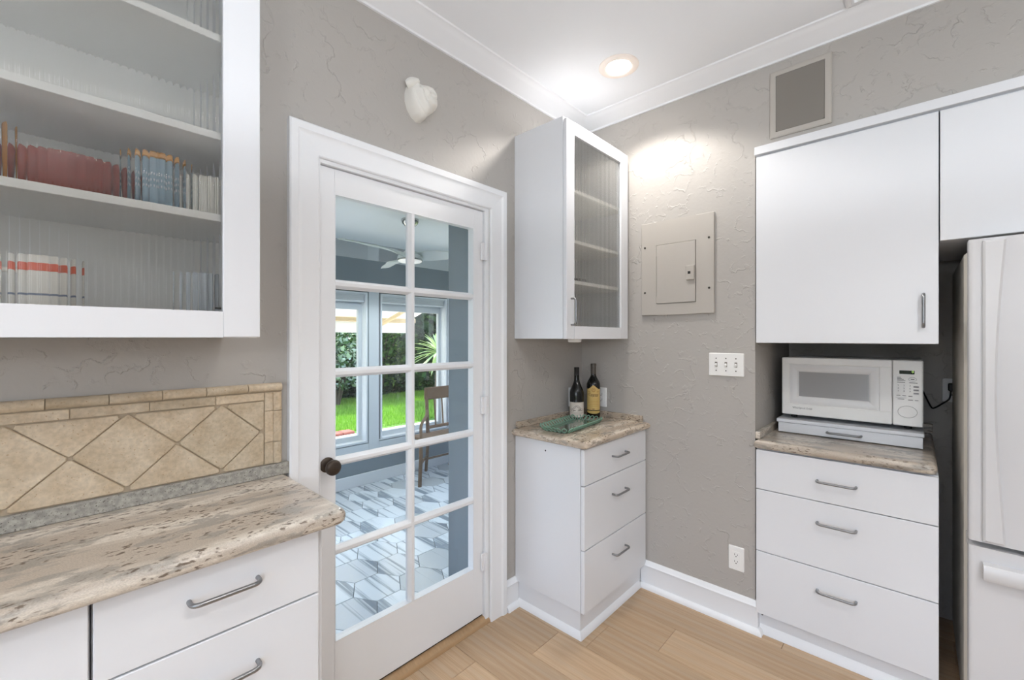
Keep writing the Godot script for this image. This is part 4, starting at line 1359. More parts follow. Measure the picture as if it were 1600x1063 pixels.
		sa.box(Vector3(xa, 1.68, a), Vector3(xb, y1, b), 0.0)
		sa.box(Vector3(xa, y0 + 0.07, a), Vector3(xb, 1.68, a + 0.062), 0.0)
		sa.box(Vector3(xa, y0 + 0.07, b - 0.075), Vector3(xb, 1.68, b), 0.0)
		part(sa, "sash", w, M.sun_sash)
		part(bx(Vector3(xa + 0.018, y0 + 0.06, a + 0.05), Vector3(xa + 0.022, 1.69, b - 0.06)), "pane", w, M.pane)
		part(bx(Vector3(SX - 0.075, y0, a), Vector3(SX + 0.006, y0 + 0.012, b), 0.003), "sill", w, M.sun_white)
		# raised blind
		var bl := thing("window_blind", ["pale blind drawn up in the sunroom window behind the chair", "pale blind drawn up in the second sunroom window from the right", "pale blind drawn up in the third sunroom window", "pale blind drawn up in the fourth sunroom window"][i], "blind", Vector3(SX, 1.75, (a + b) / 2), "sunroom blinds")
		part(bx(Vector3(SX - 0.055, 1.815, a + 0.032), Vector3(SX - 0.005, 1.848, b - 0.032), 0.003), "head_rail", bl, M.blind)
		for k in 5:
			part(bx(Vector3(SX - 0.052, 1.772 + k * 0.0086, a + 0.034), Vector3(SX - 0.008, 1.7795 + k * 0.0086, b - 0.034), 0.002), "slat", bl, M.blind)
		part(bx(Vector3(SX - 0.052, 1.752, a + 0.034), Vector3(SX - 0.006, 1.770, b - 0.034), 0.003), "bottom_rail", bl, M.sun_white)

	# ceiling fan
	var c := Vector3(-1.40, SC, 0.335)
	var t := thing("ceiling_fan", "pale three-bladed ceiling fan in the sunroom", "ceiling fan", c)
	var down := Basis(Vector3.RIGHT, Vector3.DOWN, Vector3.FORWARD)
	var cn := part(MB.new().lathe(P2([0, 0, 0.068, 0, 0.070, 0.010, 0.060, 0.034, 0.040, 0.052, 0.018, 0.060, 0, 0.060]), c, 32, down), "canopy", t, M.nickel)
	cn.set_meta("label", "brushed nickel ceiling canopy")
	part(MB.new().tube([c + Vector3(0, -0.055, 0), c + Vector3(0, -0.22, 0)], 0.011, 12), "rod", t, M.sun_white)
	part(MB.new().lathe(P2([0.014, 0.20, 0.020, 0.22, 0.034, 0.245, 0.066, 0.275, 0.095, 0.292, 0.100, 0.312, 0.092, 0.318, 0, 0.318]), c, 36, down), "hub", t, M.blade)
	part(MB.new().lathe(P2([0.090, 0.316, 0.098, 0.318, 0.098, 0.328, 0.090, 0.330]), c, 36, down), "light_ring", t, M.nickel)
	part(MB.new().lathe(P2([0, 0.318, 0.092, 0.318, 0.092, 0.332, 0.080, 0.340, 0.04, 0.344, 0, 0.345]), c, 36, down), "light", t, M.opal)
	for k in 3:
		var ang := deg_to_rad(74.0 + 120.0 * k)
		var d := Vector3(cos(ang), 0, sin(ang))
		var sd := Vector3(-sin(ang), 0, cos(ang))
		var mb := MB.new()
		var prev := []
		for i in 15:
			var u := i / 14.0
			var rr := lerpf(0.055, 0.68, u)
			var hw := lerpf(0.050, 0.072, u) * (1.0 - 0.35 * pow(u, 6.0)) * (0.75 + 0.5 * sin(PI * minf(u * 1.4, 1.0)))
			var tilt := lerpf(0.65, 0.16, smoothstep(0.0, 0.5, u))
			var yc := -0.292 + 0.012 * sin(PI * u)
			var ax := sd * cos(tilt) + Vector3.UP * sin(tilt)
			var nr := (d.cross(ax)).normalized()
			if nr.y < 0: nr = -nr
			var o := c + d * rr + Vector3(0, yc, 0)
			var now := [o - ax * hw + nr * 0.004, o + ax * hw + nr * 0.004, o + ax * hw - nr * 0.004, o - ax * hw - nr * 0.004, nr, ax]
			if not prev.is_empty():
				mb.quad(prev[0], prev[1], now[1], now[0], prev[4], prev[4], now[4], now[4])
				mb.quad(prev[3], prev[2], now[2], now[3], -prev[4], -prev[4], -now[4], -now[4])
				mb.quad(prev[1], prev[2], now[2], now[1], prev[5], prev[5], now[5], now[5])
				mb.quad(prev[0], prev[3], now[3], now[0], -prev[5], -prev[5], -now[5], -now[5])
			if i == 14: mb.poly([now[0], now[1], now[2], now[3]], d)
			prev = now
		part(mb, "blade", t, M.blade)
	var l := SpotLight3D.new()
	l.name = "fan_lamp"
	l.light_energy = 1.6
	l.light_color = Color(0.93, 0.98, 1.0)
	l.light_size = 0.08
	l.spot_angle = 84.0
	l.spot_angle_attenuation = 0.3
	l.spot_range = 6.0
	l.spot_attenuation = 2.0
	l.shadow_enabled = true
	t.add_child(l)
	l.position = Vector3(0, -0.36, 0)
	l.rotation.x = -PI / 2

	old_chair()

func old_chair() -> void:
	var t := thing("chair", "old weathered wooden chair with spindle back and curved arms in the sunroom", "chair", Vector3(-2.15, SF, -0.5))
	var W: Material = M.old_wood
	var bx0 := -2.20
	var za := -0.42
	var zb := -0.92
	# back posts lean back a little; top rail, lower rail, spindles
	for z in [za, zb]:
		part(MB.new().tube([Vector3(bx0, 0.37, z), Vector3(bx0 - 0.03, 0.87, z)], [0.020, 0.017], 12), "back_post", t, W)
	part(bx(Vector3(bx0 - 0.045, 0.745, zb - 0.01), Vector3(bx0 - 0.018, 0.875, za + 0.022), 0.008), "top_rail", t, W)
	part(bx(Vector3(bx0 - 0.015, 0.445, zb), Vector3(bx0 + 0.012, 0.475, za), 0.006), "lower_rail", t, W)
	for k in 4:
		var z := lerpf(za, zb, (k + 1) / 5.0)
		part(MB.new().tube([Vector3(bx0, 0.465, z), Vector3(bx0 - 0.028, 0.76, z)], 0.008, 8), "spindle", t, W)
	var seat := rounded_rect(bx0 - 0.03, zb - 0.20, bx0 + 0.29, za + 0.20, 0.06)
	part(MB.new().slab(seat, 0.375, 0.405, 0.012), "seat", t, W)
	for k in 2:
		var m := func(p: Vector3): return p if k == 0 else Vector3(p.x, p.y, za + zb - p.z)
		part(MB.new().tube(smooth_path([m.call(Vector3(-2.215, 0.64, za)), m.call(Vector3(-2.11, 0.60, -0.33)), m.call(Vector3(-2.02, 0.54, -0.21)), m.call(Vector3(-1.955, 0.45, -0.16)), m.call(Vector3(-1.95, 0.37, -0.152))]), 0.015, 10), "arm", t, W)
		part(MB.new().tube(smooth_path([m.call(Vector3(-1.955, 0.38, -0.155)), m.call(Vector3(-1.935, 0.25, -0.145)), m.call(Vector3(-1.96, 0.10, -0.155)), m.call(Vector3(-1.99, SF, -0.17))]), 0.019, 10), "front_leg", t, W)
		part(MB.new().tube([m.call(Vector3(-2.19, 0.39, za)), m.call(Vector3(-2.36, SF, za - 0.09))], 0.017, 10), "back_leg", t, W)
		part(MB.new().tube([m.call(Vector3(-1.95, 0.17, -0.15)), m.call(Vector3(-2.28, 0.15, za - 0.05))], 0.010, 8), "stretcher", t, W)
	part(MB.new().tube([Vector3(-2.12, 0.16, -0.29), Vector3(-2.12, 0.16, za + zb + 0.29)], 0.011, 8), "stretcher", t, W)

# ---------------------------------------------------------------- garden
func scatter(called: String, label: String, m: ArrayMesh, mt: Material, xf: Array, cols: Array, parent: Node3D = null) -> void:
	var mm := MultiMesh.new()
	mm.transform_format = MultiMesh.TRANSFORM_3D
	mm.use_colors = true
	mm.mesh = m
	mm.instance_count = xf.size()
	for i in xf.size():
		mm.set_instance_transform(i, xf[i])
		mm.set_instance_color(i, cols[i])
	var o := MultiMeshInstance3D.new()
	var p: Node3D = parent if parent else self
	o.name = numbered(called, p)
	o.multimesh = mm
	o.material_override = mt
	p.add_child(o, true)
	o.set_meta("kind", "stuff")
	if not parent: tag(o, label, called.replace("_", " "), "", "stuff")

func leaf_mesh(l: float, w: float) -> ArrayMesh:
	var mb := MB.new()
	var a := Vector3(0, 0, 0)
	var b := Vector3(-w, l * 0.45, w * 0.35)
	var c := Vector3(w, l * 0.45, w * 0.35)
	var d := Vector3(0, l, 0)
	var n := Vector3(0, 0, 1)
	mb.tri(a, b, d, n, Vector3(-0.4, 0, 0.9), n)
	mb.tri(a, d, c, n, n, Vector3(0.4, 0, 0.9))
	return mb.mesh()

func rnd_basis(s: float) -> Basis:
	return Basis.from_euler(Vector3(rng.randf() * TAU, rng.randf() * TAU, rng.randf() * TAU)).scaled(Vector3(s, s, s))

func bush(called: String, label: String, category: String, c: Vector3, r: Vector3, count: int, l: float, cols: Array, stem := true) -> Node3D:
	var t := thing(called, label, category, Vector3(c.x, -0.25, c.z))
	var xf := []
	var cc := []
	for i in count:
		var d := Vector3(rng.randfn(), rng.randfn(), rng.randfn()).normalized() * pow(rng.randf(), 0.4)
		var p := c + d * r - t.position
		if p.y < 0.05: p.y = 0.05 + rng.randf() * 0.2
		xf.append(Transform3D(rnd_basis(0.6 + 0.8 * rng.randf()), p))
		var k: Color = cols[rng.randi() % cols.size()]
		cc.append(k * (0.75 + 0.5 * rng.randf()))
	scatter("foliage", "", leaf_mesh(l, l * 0.3), M.leaf, xf, cc, t)
	if stem:
		var mb := MB.new()
		for i in 7:
			var a := TAU * i / 7.0
			mb.tube([Vector3(c.x, -0.27, c.z), c + Vector3(cos(a) * r.x * 0.4, 0.0, sin(a) * r.z * 0.4), c + Vector3(cos(a) * r.x * 0.7, r.y * 0.6, sin(a) * r.z * 0.7)], [0.035, 0.02, 0.008], 6)
		part(mb, "stem", t, M.bark)
	return t

func garden() -> void:
	struct(bx(Vector3(-14, -0.45, -14), Vector3(-2.6, -0.26, 8)), "ground", M.lawn, "lawn soil outside the sunroom")
	struct(bx(Vector3(-2.6, -0.55, 4.8), Vector3(10, -0.30, 20)), "ground_1", mat(150, 150, 150, 0.9), "grey paved yard outside the window behind the camera")
	# grass blades
	var gm := MB.new()
	gm.tri(Vector3(-0.006, 0, 0), Vector3(0.006, 0, 0), Vector3(0.012, 0.075, 0.012), Vector3(0, 0.5, 1), Vector3(0, 0.5, 1), Vector3(0, 0.6, 0.8))
	var xf := []
	var cc := []
	for i in 110000:
		var x := -9.6 + 3.9 * rng.randf()
		var z := -7.5 + 11.5 * rng.randf()
		xf.append(Transform3D(Basis(Vector3.UP, rng.randf() * TAU).scaled(Vector3(1, 0.6 + 0.8 * rng.randf(), 1)), Vector3(x, -0.26, z)))
		var k := rng.randf()
		cc.append(Color(0.24 + 0.16 * k, 0.46 + 0.18 * k, 0.05 + 0.06 * k))
	scatter("grass", "bright green lawn grass outside the sunroom windows", gm.mesh(), M.grass, xf, cc)
	# brick edging of the lawn
	var e := thing("brick_edging", "reddish brick edging at the near side of the lawn", "edging", Vector3(-5.6, -0.26, -0.3))
	for i in 30:
		part(bx(Vector3(-5.72, -0.27, -1.30 + i * 0.21), Vector3(-5.50, -0.205 + 0.008 * rng.randf(), -1.10 + i * 0.21), 0.008), "brick", e, M.brick)
	struct(bx(Vector3(-5.49, -0.3, -6.5), Vector3(-2.61, -0.24, 6)), "path_1", mat(222, 216, 206, 0.9), "pale paving between the sunroom and the lawn")  # colour lightened to bounce sunlight up to the sunroom ceiling

	# hedge and trees
	var dk := [Color(0.02, 0.05, 0.015), Color(0.035, 0.08, 0.025), Color(0.07, 0.13, 0.04), Color(0.04, 0.075, 0.03)]
	var md := [Color(0.06, 0.13, 0.03), Color(0.10, 0.19, 0.05), Color(0.17, 0.26, 0.07), Color(0.04, 0.08, 0.02)]
	var pale := [Color(0.38, 0.48, 0.36), Color(0.50, 0.60, 0.50), Color(0.08, 0.15, 0.06), Color(0.05, 0.10, 0.03)]
	var hd := thing("hedge", "dense dark green hedge along the far side of the lawn", "hedge", Vector3(-10, -0.25, -3.5))
	xf = []
	cc = []
	for i in 60000:
		var p := Vector3(-9.45 - 1.3 * rng.randf(), -0.2 + 2.3 * rng.randf(), -9.5 + 14.0 * rng.randf())
		p.x -= 0.25 * sin(p.z * 3.1) * sin(p.y * 2.3)
		xf.append(Transform3D(rnd_basis(0.7 + 0.7 * rng.randf()), p - hd.position))
		cc.append(dk[rng.randi() % 4] * (0.8 + 0.5 * rng.randf()))
	scatter("foliage", "", leaf_mesh(0.11, 0.034), M.leaf, xf, cc, hd)
	bush("shrub", "pale variegated shrub outside the second sunroom window from the right", "shrub", Vector3(-8.6, 0.95, -2.45), Vector3(0.75, 0.85, 0.75), 2200, 0.13, pale)
	bush("shrub", "mid green leggy shrub in front of the dark hedge", "shrub", Vector3(-9.0, 1.0, -3.75), Vector3(0.7, 0.95, 0.8), 2000, 0.12, md)
	bush("shrub", "whitish flowering shrub against the hedge", "shrub", Vector3(-9.1, 1.15, -3.35), Vector3(0.5, 0.7, 0.5), 900, 0.11, pale)
	bush("tree", "tall dark feathery tree behind the spiky plant", "tree", Vector3(-7.5, 2.1, -4.55), Vector3(0.9, 2.1, 1.0), 9000, 0.17, dk)
	bush("tree", "broad green tree closing the garden on the right", "tree", Vector3(-9.6, 2.6, -7.8), Vector3(1.6, 2.7, 1.8), 6000, 0.2, md)
	# fence behind
	var fe := thing("fence", "dark brown board fence behind the hedge", "fence", Vector3(-11.0, -0.3, -4))
	for i in 56:
		part(bx(Vector3(-11.03, -0.3, -10.5 + i * 0.26), Vector3(-11.0, 2.2, -10.25 + i * 0.26), 0.004), "board", fe, M.fence)
	# spiky plant
	var sp := thing("yucca", "spiky yucca with long pale green leaves outside the right sunroom window", "plant", Vector3(-5.1, -0.25, -2.78))
	var hc := Vector3(-5.1, 1.12, -2.78)
	part(MB.new().tube([Vector3(-5.1, -0.27, -2.78), Vector3(-5.12, 0.5, -2.76), hc], [0.06, 0.05, 0.045], 10), "trunk", sp, M.bark)
	for i in 60:
		var a := TAU * i * 0.381966
		var el := lerpf(1.25, -0.55, i / 59.0)
		var d := Vector3(cos(a) * cos(el), sin(el), sin(a) * cos(el))
		var L := 0.50 + 0.12 * rng.randf()
		var sd := d.cross(Vector3.UP).normalized()
		var mb := MB.new()
		var pp := []
		for k in 6:
			var u := k / 5.0
			var o := hc + d * L * u + Vector3(0, -0.16 * u * u, 0)
			var wd := 0.021 * (0.6 + 1.2 * u) * (1.0 - pow(u, 4.0))
			var nn := sd.cross(d).normalized()
			var now := [o - sd * wd + nn * 0.006, o, o + sd * wd + nn * 0.006, nn]
			if k > 0:
				mb.quad(pp[0], pp[1], now[1], now[0], pp[3], pp[3], now[3], now[3])
				mb.quad(pp[1], pp[2], now[2], now[1], pp[3], pp[3], now[3], now[3])
			pp = now
		part(mb, "leaf", sp, M.spike)

	# awning over the sunroom windows
	var t := thing("awning", "white fabric awning with beige front bar outside the sunroom", "awning", Vector3(-2.6, 2.2, 0.5))
	var zr := -1.70
	var zl := 3.2
	var xf0 := -4.30
	var fab := MB.new()
	fab.extrude(P2([-2.62, 2.26, xf0, 1.735, xf0, 1.728, -2.62, 2.25]), Vector3(0, 0, zr), Vector3.RIGHT, Vector3.UP, Vector3(0, 0, zl - zr))
	part(fab, "fabric", t, M.awning)
	part(bx(Vector3(xf0 - 0.03, 1.630, zr), Vector3(xf0 + 0.02, 1.700, zl), 0.01), "front_bar", t, M.bar)
	part(bx(Vector3(xf0 - 0.045, 1.475, zr), Vector3(xf0 - 0.040, 1.735, zl)), "valance", t, M.awning)
	for q in [[-1.08, -1.02], [2.6, 2.5]]:
		part(MB.new().tube([Vector3(xf0 + 0.04, 1.600, q[0]), Vector3(-3.3, 1.84, q[1]), Vector3(-2.62, 2.08, q[1] + 0.05)], 0.030, 8), "arm", t, M.bar)
	part(bx(Vector3(-2.72, 2.2, zr - 0.05), Vector3(-2.601, 2.33, zl), 0.01), "cassette", t, M.sun_white)

# ---------------------------------------------------------------- small things
func small_things() -> void:
	bottles()
	tray()
	ornament()
	cupboard_contents()

func wrap_label(c: Vector3, r: float, outline: Array, tex: Texture2D, face: float, half: float) -> MB:
	# outline: list of [u, y_low, y_high]; u from -1 to 1 across the label
	var mb := MB.new()
	var ylo: float = outline.map(func(q): return q[1]).min()
	var yhi: float = outline.map(func(q): return q[2]).max()
	for i in outline.size() - 1:
		var p: Array = outline[i]
		var q: Array = outline[i + 1]
		var a: float = face - p[0] * half
		var b: float = face - q[0] * half
		var na := Vector3(cos(a), 0, sin(a))
		var nb := Vector3(cos(b), 0, sin(b))
		var V := func(y): return 1.0 - (y - ylo) / (yhi - ylo)
		var U := func(x): return (x + 1.0) / 2.0
		mb.quad(c + na * r + Vector3(0, p[1], 0), c + nb * r + Vector3(0, q[1], 0), c + nb * r + Vector3(0, q[2], 0), c + na * r + Vector3(0, p[2], 0), na, nb, nb, na, Vector2(U.call(p[0]), V.call(p[1])), Vector2(U.call(q[0]), V.call(q[1])), Vector2(U.call(q[0]), V.call(q[2])), Vector2(U.call(p[0]), V.call(p[2])))
	return mb

func bottles() -> void:
	var Y := 0.9265
	var c := Vector3(0.078, Y, 0.172)
	# direction from the bottle to the viewer
	var face := atan2(CAM.z - c.z, CAM.x - c.x)
	var t := thing("wine_bottle", "dark wine bottle with a pale cream label, left one in the corner", "wine bottle", c, "wine bottles")
	var pr := P2([0, 0.004, 0.030, 0.0, 0.0395, 0.004, 0.041, 0.012, 0.041, 0.150])
	for i in 10:
		var u := (i + 1) / 10.0
		pr.append(Vector2(lerpf(0.041, 0.0150, smoothstep(0.0, 1.0, pow(u, 0.85))), 0.150 + 0.085 * u))
	pr.append(Vector2(0.0140, 0.262)); pr.append(Vector2(0.0138, 0.285))
	part(MB.new().lathe(pr, c, 40), "glass", t, M.bottle)
	part(MB.new().lathe(P2([0.0150, 0.252, 0.0148, 0.290, 0.0152, 0.291, 0.0152, 0.298, 0.0135, 0.300, 0, 0.300]), c, 28), "foil_cap", t, M.foil)
	var im := Image.create(192, 192, false, Image.FORMAT_RGB8)
	im.fill(Color8(214, 206, 196))
	im.fill_rect(Rect2i(6, 6, 180, 2), Color8(150, 140, 128))
	for k in 150:
		var u := k / 149.0
		var yy := 78 + 16 * sin(u * 9.0) - 22 * sin(u * PI)
		im.fill_rect(Rect2i(20 + int(u * 150), int(yy), 3, 3), Color8(120, 108, 98))
		im.fill_rect(Rect2i(20 + int(u * 150), int(yy) + 14 + int(6 * sin(u * 23.0)), 2, 9), Color8(160, 148, 138))
	for q in [[60, 100, 26, 8], [112, 92, 26, 10], [40, 112, 30, 4], [104, 108, 44, 4]]:
		im.fill_rect(Rect2i(q[0], q[1], q[2], q[3]), Color8(86, 74, 68))
	im.fill_rect(Rect2i(14, 128, 164, 3), Color8(120, 110, 100))
	for k in 3: im.fill_rect(Rect2i(40, 142 + k * 13, 112 - k * 20, 4), Color8(170, 160, 148))
	var lm := mat(255, 255, 255, 0.7)
	lm.albedo_texture = ImageTexture.create_from_image(im)
	var ol := []
	for i in 17: ol.append([-1.0 + i / 8.0, 0.010, 0.098])
	var lb := part(wrap_label(c, 0.0414, ol, null, face, 1.35), "label", t, lm)
	lb.set_meta("label", "pale cream paper label with dark sketch")

	c = Vector3(0.136, Y, 0.082)
	face = atan2(CAM.z - c.z, CAM.x - c.x)
	t = thing("wine_bottle", "dark wine bottle with a tall yellow label, right one in the corner", "wine bottle", c, "wine bottles")
	pr = P2([0, 0.004, 0.030, 0.0, 0.0375, 0.004, 0.039, 0.012, 0.040, 0.195])
	for i in 10:
		var u := (i + 1) / 10.0
		pr.append(Vector2(lerpf(0.040, 0.0150, smoothstep(0.0, 1.0, u)), 0.195 + 0.062 * u))
	pr.append(Vector2(0.0145, 0.29)); pr.append(Vector2(0.0143, 0.30))
	part(MB.new().lathe(pr, c, 40), "glass", t, M.bottle)
	part(MB.new().lathe(P2([0.0158, 0.258, 0.0153, 0.305, 0.0168, 0.306, 0.0168, 0.318, 0.015, 0.320, 0, 0.320]), c, 28), "foil_cap", t, M.foil_grey)
	im = Image.create(256, 384, false, Image.FORMAT_RGB8)
	im.fill(Color8(204, 174, 108))
	im.fill_rect(Rect2i(10, 120, 236, 2), Color8(150, 104, 50))
	for k in 120:
		var a := TAU * k / 120.0
		im.fill_rect(Rect2i(128 + int(30 * cos(a)), 62 + int(26 * sin(a)), 4, 4), Color8(150, 104, 50))
		im.fill_rect(Rect2i(128 + int(16 * cos(a)), 64 + int(14 * sin(a)), 5, 5), Color8(166, 120, 60))
	im.fill_rect(Rect2i(36, 84, 40, 10), Color8(176, 132, 66))
	im.fill_rect(Rect2i(184, 84, 40, 10), Color8(176, 132, 66))
	for k in 4: im.fill_rect(Rect2i(36, 214 + k * 22, 184, 4), Color8(184, 140, 74))
	im.fill_rect(Rect2i(110, 318, 36, 8), Color8(90, 60, 30))
	im.fill_rect(Rect2i(0, 334, 256, 12), Color8(46, 34, 24))
	im.fill_rect(Rect2i(0, 346, 256, 38), Color8(196, 168, 96))
	var ym := mat(255, 255, 255, 0.65)
	ym.albedo_texture = ImageTexture.create_from_image(im)
	ol = []
	for i in 25:
		var u := -1.0 + i / 12.0
		var top := 0.172 + 0.014 * smoothstep(0.75, 0.15, absf(u)) + 0.008 * smoothstep(0.35, 0.0, absf(u))
		ol.append([u, 0.034 - 0.007 * (1.0 - u * u), top])
	lb = part(wrap_label(c, 0.0405, ol, null, face, 1.15), "label", t, ym)
	lb.set_meta("label", "tall yellow label with an arched top")
	# name on the yellow label, each letter bent round the bottle
	var word := "Caymus"
	for i in word.length():
		var a := face - (i - 2.5) * 0.235 - 0.02
		var n := Vector3(cos(a), 0, sin(a))
		var tm := TextMesh.new()
		var f := SystemFont.new()
		f.font_names = PackedStringArray(["Droid Serif"])
		tm.font = f
		tm.text = word[i]
		tm.font_size = 32
		tm.pixel_size = (0.026 if i == 0 else 0.020) / 32.0
		tm.depth = 0.0008
		tm.vertical_alignment = VERTICAL_ALIGNMENT_BOTTOM
		var o := MeshInstance3D.new()
		o.name = numbered("lettering", t)
		o.mesh = tm
		o.material_override = mat(66, 44, 22, 0.6)
		t.add_child(o, true)
		o.global_position = c + n * 0.0407 + Vector3(0, 0.124, 0)
		o.rotation.y = atan2(n.x, n.z)

func tray() -> void:
	var c := Vector3(0.196, 0.9265, 0.385)
	var t := thing("glass_tray", "oblong green glass tray with openwork rim on the corner counter", "tray", c)
	var turn := Basis(Vector3.UP, 0.10)
	var hx := 0.075
	var hz := 0.185
	var base := MB.new()
	base.slab(rounded_rect(-hx, -hz, hx, hz, 0.03), 0.0, 0.004, 0.0018)
	var o := MeshInstance3D.new()
	o.name = "base"
	o.mesh = base.mesh()
	o.material_override = M.green_glass
	o.transform.basis = turn
	t.add_child(o, true)
	var rim := MB.new()
	var ring := rounded_rect(-hx, -hz, hx, hz, 0.035, 8)
	var L := 0.0
	for i in ring.size(): L += ring[i].distance_to(ring[(i + 1) % ring.size()])
	var count := 40
	var step := L / count
	var walked := 0.0
	var seg := 0
	var acc := 0.0
	for k in count:
		var want := (k + 0.5) * step
		while acc + ring[seg].distance_to(ring[(seg + 1) % ring.size()]) < want:
			acc += ring[seg].distance_to(ring[(seg + 1) % ring.size()])
			seg = (seg + 1) % ring.size()
		var a := ring[seg]
		var b := ring[(seg + 1) % ring.size()]
		var p := a.lerp(b, (want - acc) / a.distance_to(b))
		var d := (b - a).normalized()
		var nn := Vector2(d.y, -d.x)
		if nn.dot(p) < 0: nn = -nn
		var up := (Vector3(nn.x, 0, nn.y) * 0.75 + Vector3.UP * 0.75).normalized()
		var al := Vector3(d.x, 0, d.y)
		var ctr := Vector3(p.x, 0.004, p.y) + up * 0.016
		var pts := []
		for q in 15:
			var g := TAU * q / 14.0
			pts.append(ctr + al * cos(g) * step * 0.44 + up * sin(g) * 0.017)
		rim.tube(pts, 0.0031, 7)
	var ro := MeshInstance3D.new()
	ro.name = "openwork_rim"
	ro.mesh = rim.mesh()
	ro.material_override = M.pressed_glass
	ro.transform.basis = turn
	t.add_child(ro, true)

func ornament() -> void:
	# scalloped plaster shell: a fan of ridges over a dome, with a curled knob at the top corner
	var c := Vector3(0.0, 2.39, 1.232)
	var t := thing("wall_ornament", "small white plaster seashell ornament on the wall above the door", "ornament", c)
	var mb := MB.new()
	var out := [[-0.060, 0.045], [-0.067, 0.015], [-0.066, -0.015], [-0.056, -0.045], [-0.036, -0.070], [-0.012, -0.083], [0.010, -0.078], [0.026, -0.056], [0.048, -0.034], [0.070, -0.014], [0.076, 0.014], [0.078, 0.034], [0.068, 0.056], [0.044, 0.076], [0.012, 0.072], [-0.026, 0.070], [-0.050, 0.062]]
	var cv := Curve2D.new()
	for i in out.size() + 1:
		var p := Vector2(out[i % out.size()][0], out[i % out.size()][1])
		var tg := (Vector2(out[(i + 1) % out.size()][0], out[(i + 1) % out.size()][1]) - Vector2(out[(i - 1 + out.size()) % out.size()][0], out[(i - 1 + out.size()) % out.size()][1])) / 6.0
		cv.add_point(p, -tg, tg)
	var N := 72
	var R := 18
	var ringp := []
	for k in R + 1:
		var row := []
		for i in N:
			var e := cv.sample_baked(cv.get_baked_length() * i / N)
			var s := k / float(R)
			var q := e * s
			# spiral ridges swing round the upper right
			var dv := q - Vector2(0.030, 0.030)
			var ridge := 0.013 * (absf(sin(dv.length() * 92.0 - dv.angle() * 0.7)) - 0.5)
			var h := 0.058 * pow(maxf(0.0, 1.0 - pow(s, 2.6)), 0.6) + ridge * smoothstep(1.0, 0.85, s) * smoothstep(0.0, 0.25, s)
			row.append(Vector3(c.x + 0.004 + h + 0.012 * smoothstep(1.0, 0.97, s), c.y + q.y, c.z - q.x))
		ringp.append(row)
	var G := func(k, i):
		var a: Vector3 = ringp[mini(k + 1, R)][i] - ringp[maxi(k - 1, 0)][i]
		var b: Vector3 = ringp[maxi(k, 1)][(i + 1) % N] - ringp[maxi(k, 1)][(i - 1 + N) % N]
		var g := a.cross(b).normalized()
		return g if g.x >= 0 else -g
	for k in R:
		for i in N:
			var j := (i + 1) % N
			mb.quad(ringp[k][i], ringp[k + 1][i], ringp[k + 1][j], ringp[k][j], G.call(k, i), G.call(k + 1, i), G.call(k + 1, j), G.call(k, j))
	for i in N:
		var j := (i + 1) % N
		var a: Vector3 = ringp[R][i]
		var b: Vector3 = ringp[R][j]
		mb.poly([a, b, Vector3(0, b.y, b.z), Vector3(0, a.y, a.z)], (a + b) / 2.0 - c)
	part(mb, "shell", t, M.plaster)
	var kb := MB.new()
	var pts := []
	var rs := []
	for i in 15:
		var u := i / 14.0
		pts.append(c + Vector3(0.016 + 0.040 * u, 0.048 + 0.016 * u, 0.066 - 0.034 * u))
		rs.append(0.023 * sin(PI * (0.25 + 0.65 * u)))
	kb.tube(pts, rs, 7)
	part(kb, "curl", t, M.plaster)

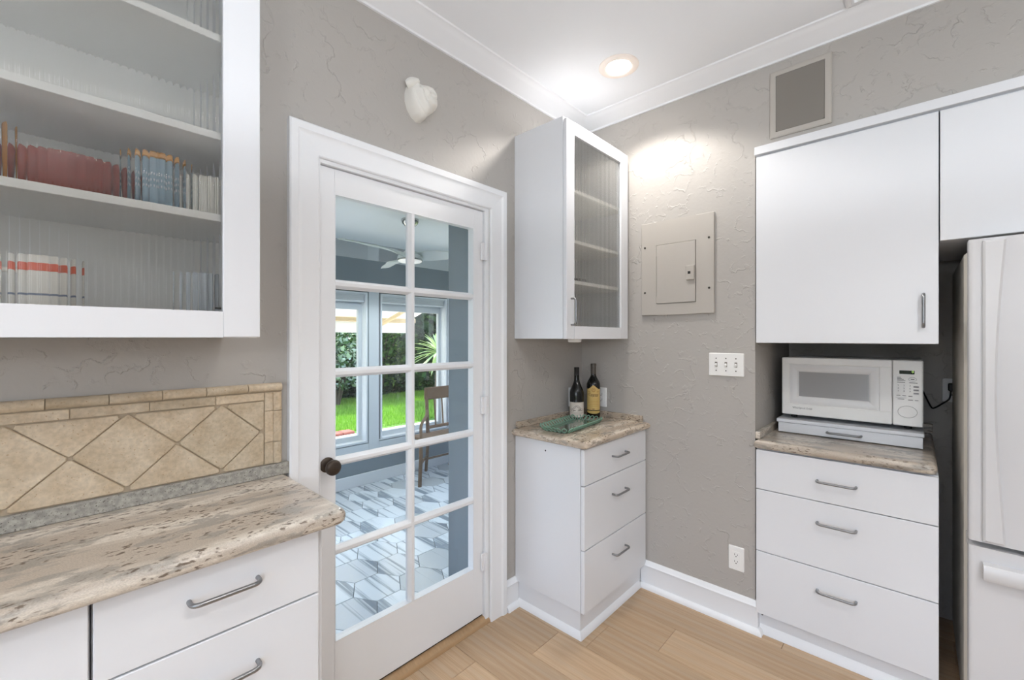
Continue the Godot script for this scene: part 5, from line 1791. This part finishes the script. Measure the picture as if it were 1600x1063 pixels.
func cupboard_contents() -> void:
	var y := 1.7015
	var c := Vector3(0.17, y, 2.268)
	var t := thing("baking_dish", "brick red oval dish on the glass-door cabinet shelf", "dish", c)
	part(MB.new().lathe(P2([0, 0.004, 0.070, 0.0, 0.076, 0.004, 0.092, 0.045, 0.098, 0.078, 0.096, 0.084, 0.092, 0.080, 0.086, 0.045, 0.072, 0.012, 0, 0.010]), c, 44, Basis(), 0.7, Vector2(0.95, 1.05)), "dish", t, M.red_ceramic)
	c = Vector3(0.19, y, 2.120)
	t = thing("glass_jar", "blue-grey dimpled glass jar with an amber rim in the left cabinet", "jar", c)
	part(MB.new().lathe(P2([0, 0.004, 0.036, 0, 0.042, 0.006, 0.047, 0.040, 0.048, 0.085, 0.044, 0.112, 0.045, 0.124, 0.042, 0.124, 0.041, 0.112, 0.044, 0.085, 0.043, 0.010, 0, 0.010]), c, 36), "body", t, M.blue_glass)
	part(MB.new().lathe(P2([0.044, 0.122, 0.050, 0.124, 0.051, 0.132, 0.046, 0.137, 0.040, 0.134, 0.041, 0.122, 0.044, 0.122]), c, 36), "rim", t, M.amber)
	var dots := MB.new()
	for r in 3:
		for k in 22:
			var a := TAU * k / 22.0
			dots.lathe(P2([0.0042, 0, 0.0036, 0.0016, 0.0, 0.0026]), c + Vector3(cos(a) * 0.0472, 0.055 + r * 0.014, sin(a) * 0.0472), 6, Basis(Vector3.UP, Vector3(cos(a), 0, sin(a)), Vector3.UP.cross(Vector3(cos(a), 0, sin(a)))))
	part(dots, "dimples", t, M.tumbler).set_meta("kind", "stuff")
	c = Vector3(0.19, y, 2.012)
	t = thing("ramekin", "white fluted ceramic cup at the right end of the cabinet shelf", "cup", c)
	part(fluted(c, 0.048, 0.108, 26), "cup", t, M.white_ceramic)
	c = Vector3(0.20, y, 2.405)
	t = thing("glass_cup", "amber glass cup at the left edge of the cabinet shelf", "cup", c)
	part(MB.new().lathe(P2([0, 0.003, 0.030, 0, 0.036, 0.01, 0.042, 0.06, 0.044, 0.125, 0.041, 0.125, 0.039, 0.06, 0.032, 0.012, 0, 0.012]), c, 32), "cup", t, M.amber)
	# bottom shelf
	c = Vector3(0.19, 1.4185, 2.312)
	t = thing("mug", "white mug with an orange band on the bottom of the left cabinet", "mug", c)
	part(MB.new().lathe(P2([0, 0.004, 0.040, 0.0, 0.046, 0.005, 0.050, 0.030, 0.051, 0.147, 0.049, 0.150, 0.047, 0.147, 0.046, 0.012, 0, 0.010]), c, 40), "body", t, M.white_ceramic)
	part(MB.new().lathe(P2([0.0512, 0.118, 0.0515, 0.118, 0.0515, 0.134, 0.0512, 0.134]), c, 40), "orange_band", t, M.orange)
	part(MB.new().lathe(P2([0.0509, 0.068, 0.0513, 0.068, 0.0513, 0.072, 0.0509, 0.072]), c, 40), "grey_band", t, M.blue_line)
	part(MB.new().tube(smooth_path([c + Vector3(0.0, 0.12, 0.049), c + Vector3(0.0, 0.118, 0.078), c + Vector3(0.0, 0.085, 0.088), c + Vector3(0.0, 0.045, 0.075), c + Vector3(0.0, 0.035, 0.049)]), 0.0055, 10), "handle", t, M.white_ceramic)
	c = Vector3(0.15, 1.4185, 2.02)
	t = thing("drinking_glass", "pale grey tumbler at the bottom right of the left cabinet", "glass", c)
	part(MB.new().lathe(P2([0, 0.004, 0.030, 0, 0.034, 0.005, 0.042, 0.150, 0.040, 0.150, 0.032, 0.014, 0, 0.012]), c, 32), "glass", t, M.tumbler)
	c = Vector3(0.17, 1.6865, 0.43)
	t = thing("plate", "dark plate lying on the lowest shelf of the corner wall cabinet", "plate", c)
	part(MB.new().lathe(P2([0, 0.002, 0.06, 0, 0.065, 0.004, 0.105, 0.014, 0.107, 0.017, 0.063, 0.008, 0, 0.007]), c, 40), "plate", t, mat(70, 70, 72, 0.3))

func fluted(c: Vector3, r: float, h: float, flutes: int) -> MB:
	var p := PackedVector2Array()
	for i in flutes * 6:
		var a := TAU * i / (flutes * 6)
		var rr := r * (1.0 - 0.06 * absf(cos(a * flutes / 2.0)))
		p.append(Vector2(cos(a) * rr, sin(a) * rr))
	return MB.new().extrude(p, c, Vector3.RIGHT, Vector3.BACK, Vector3(0, h, 0))
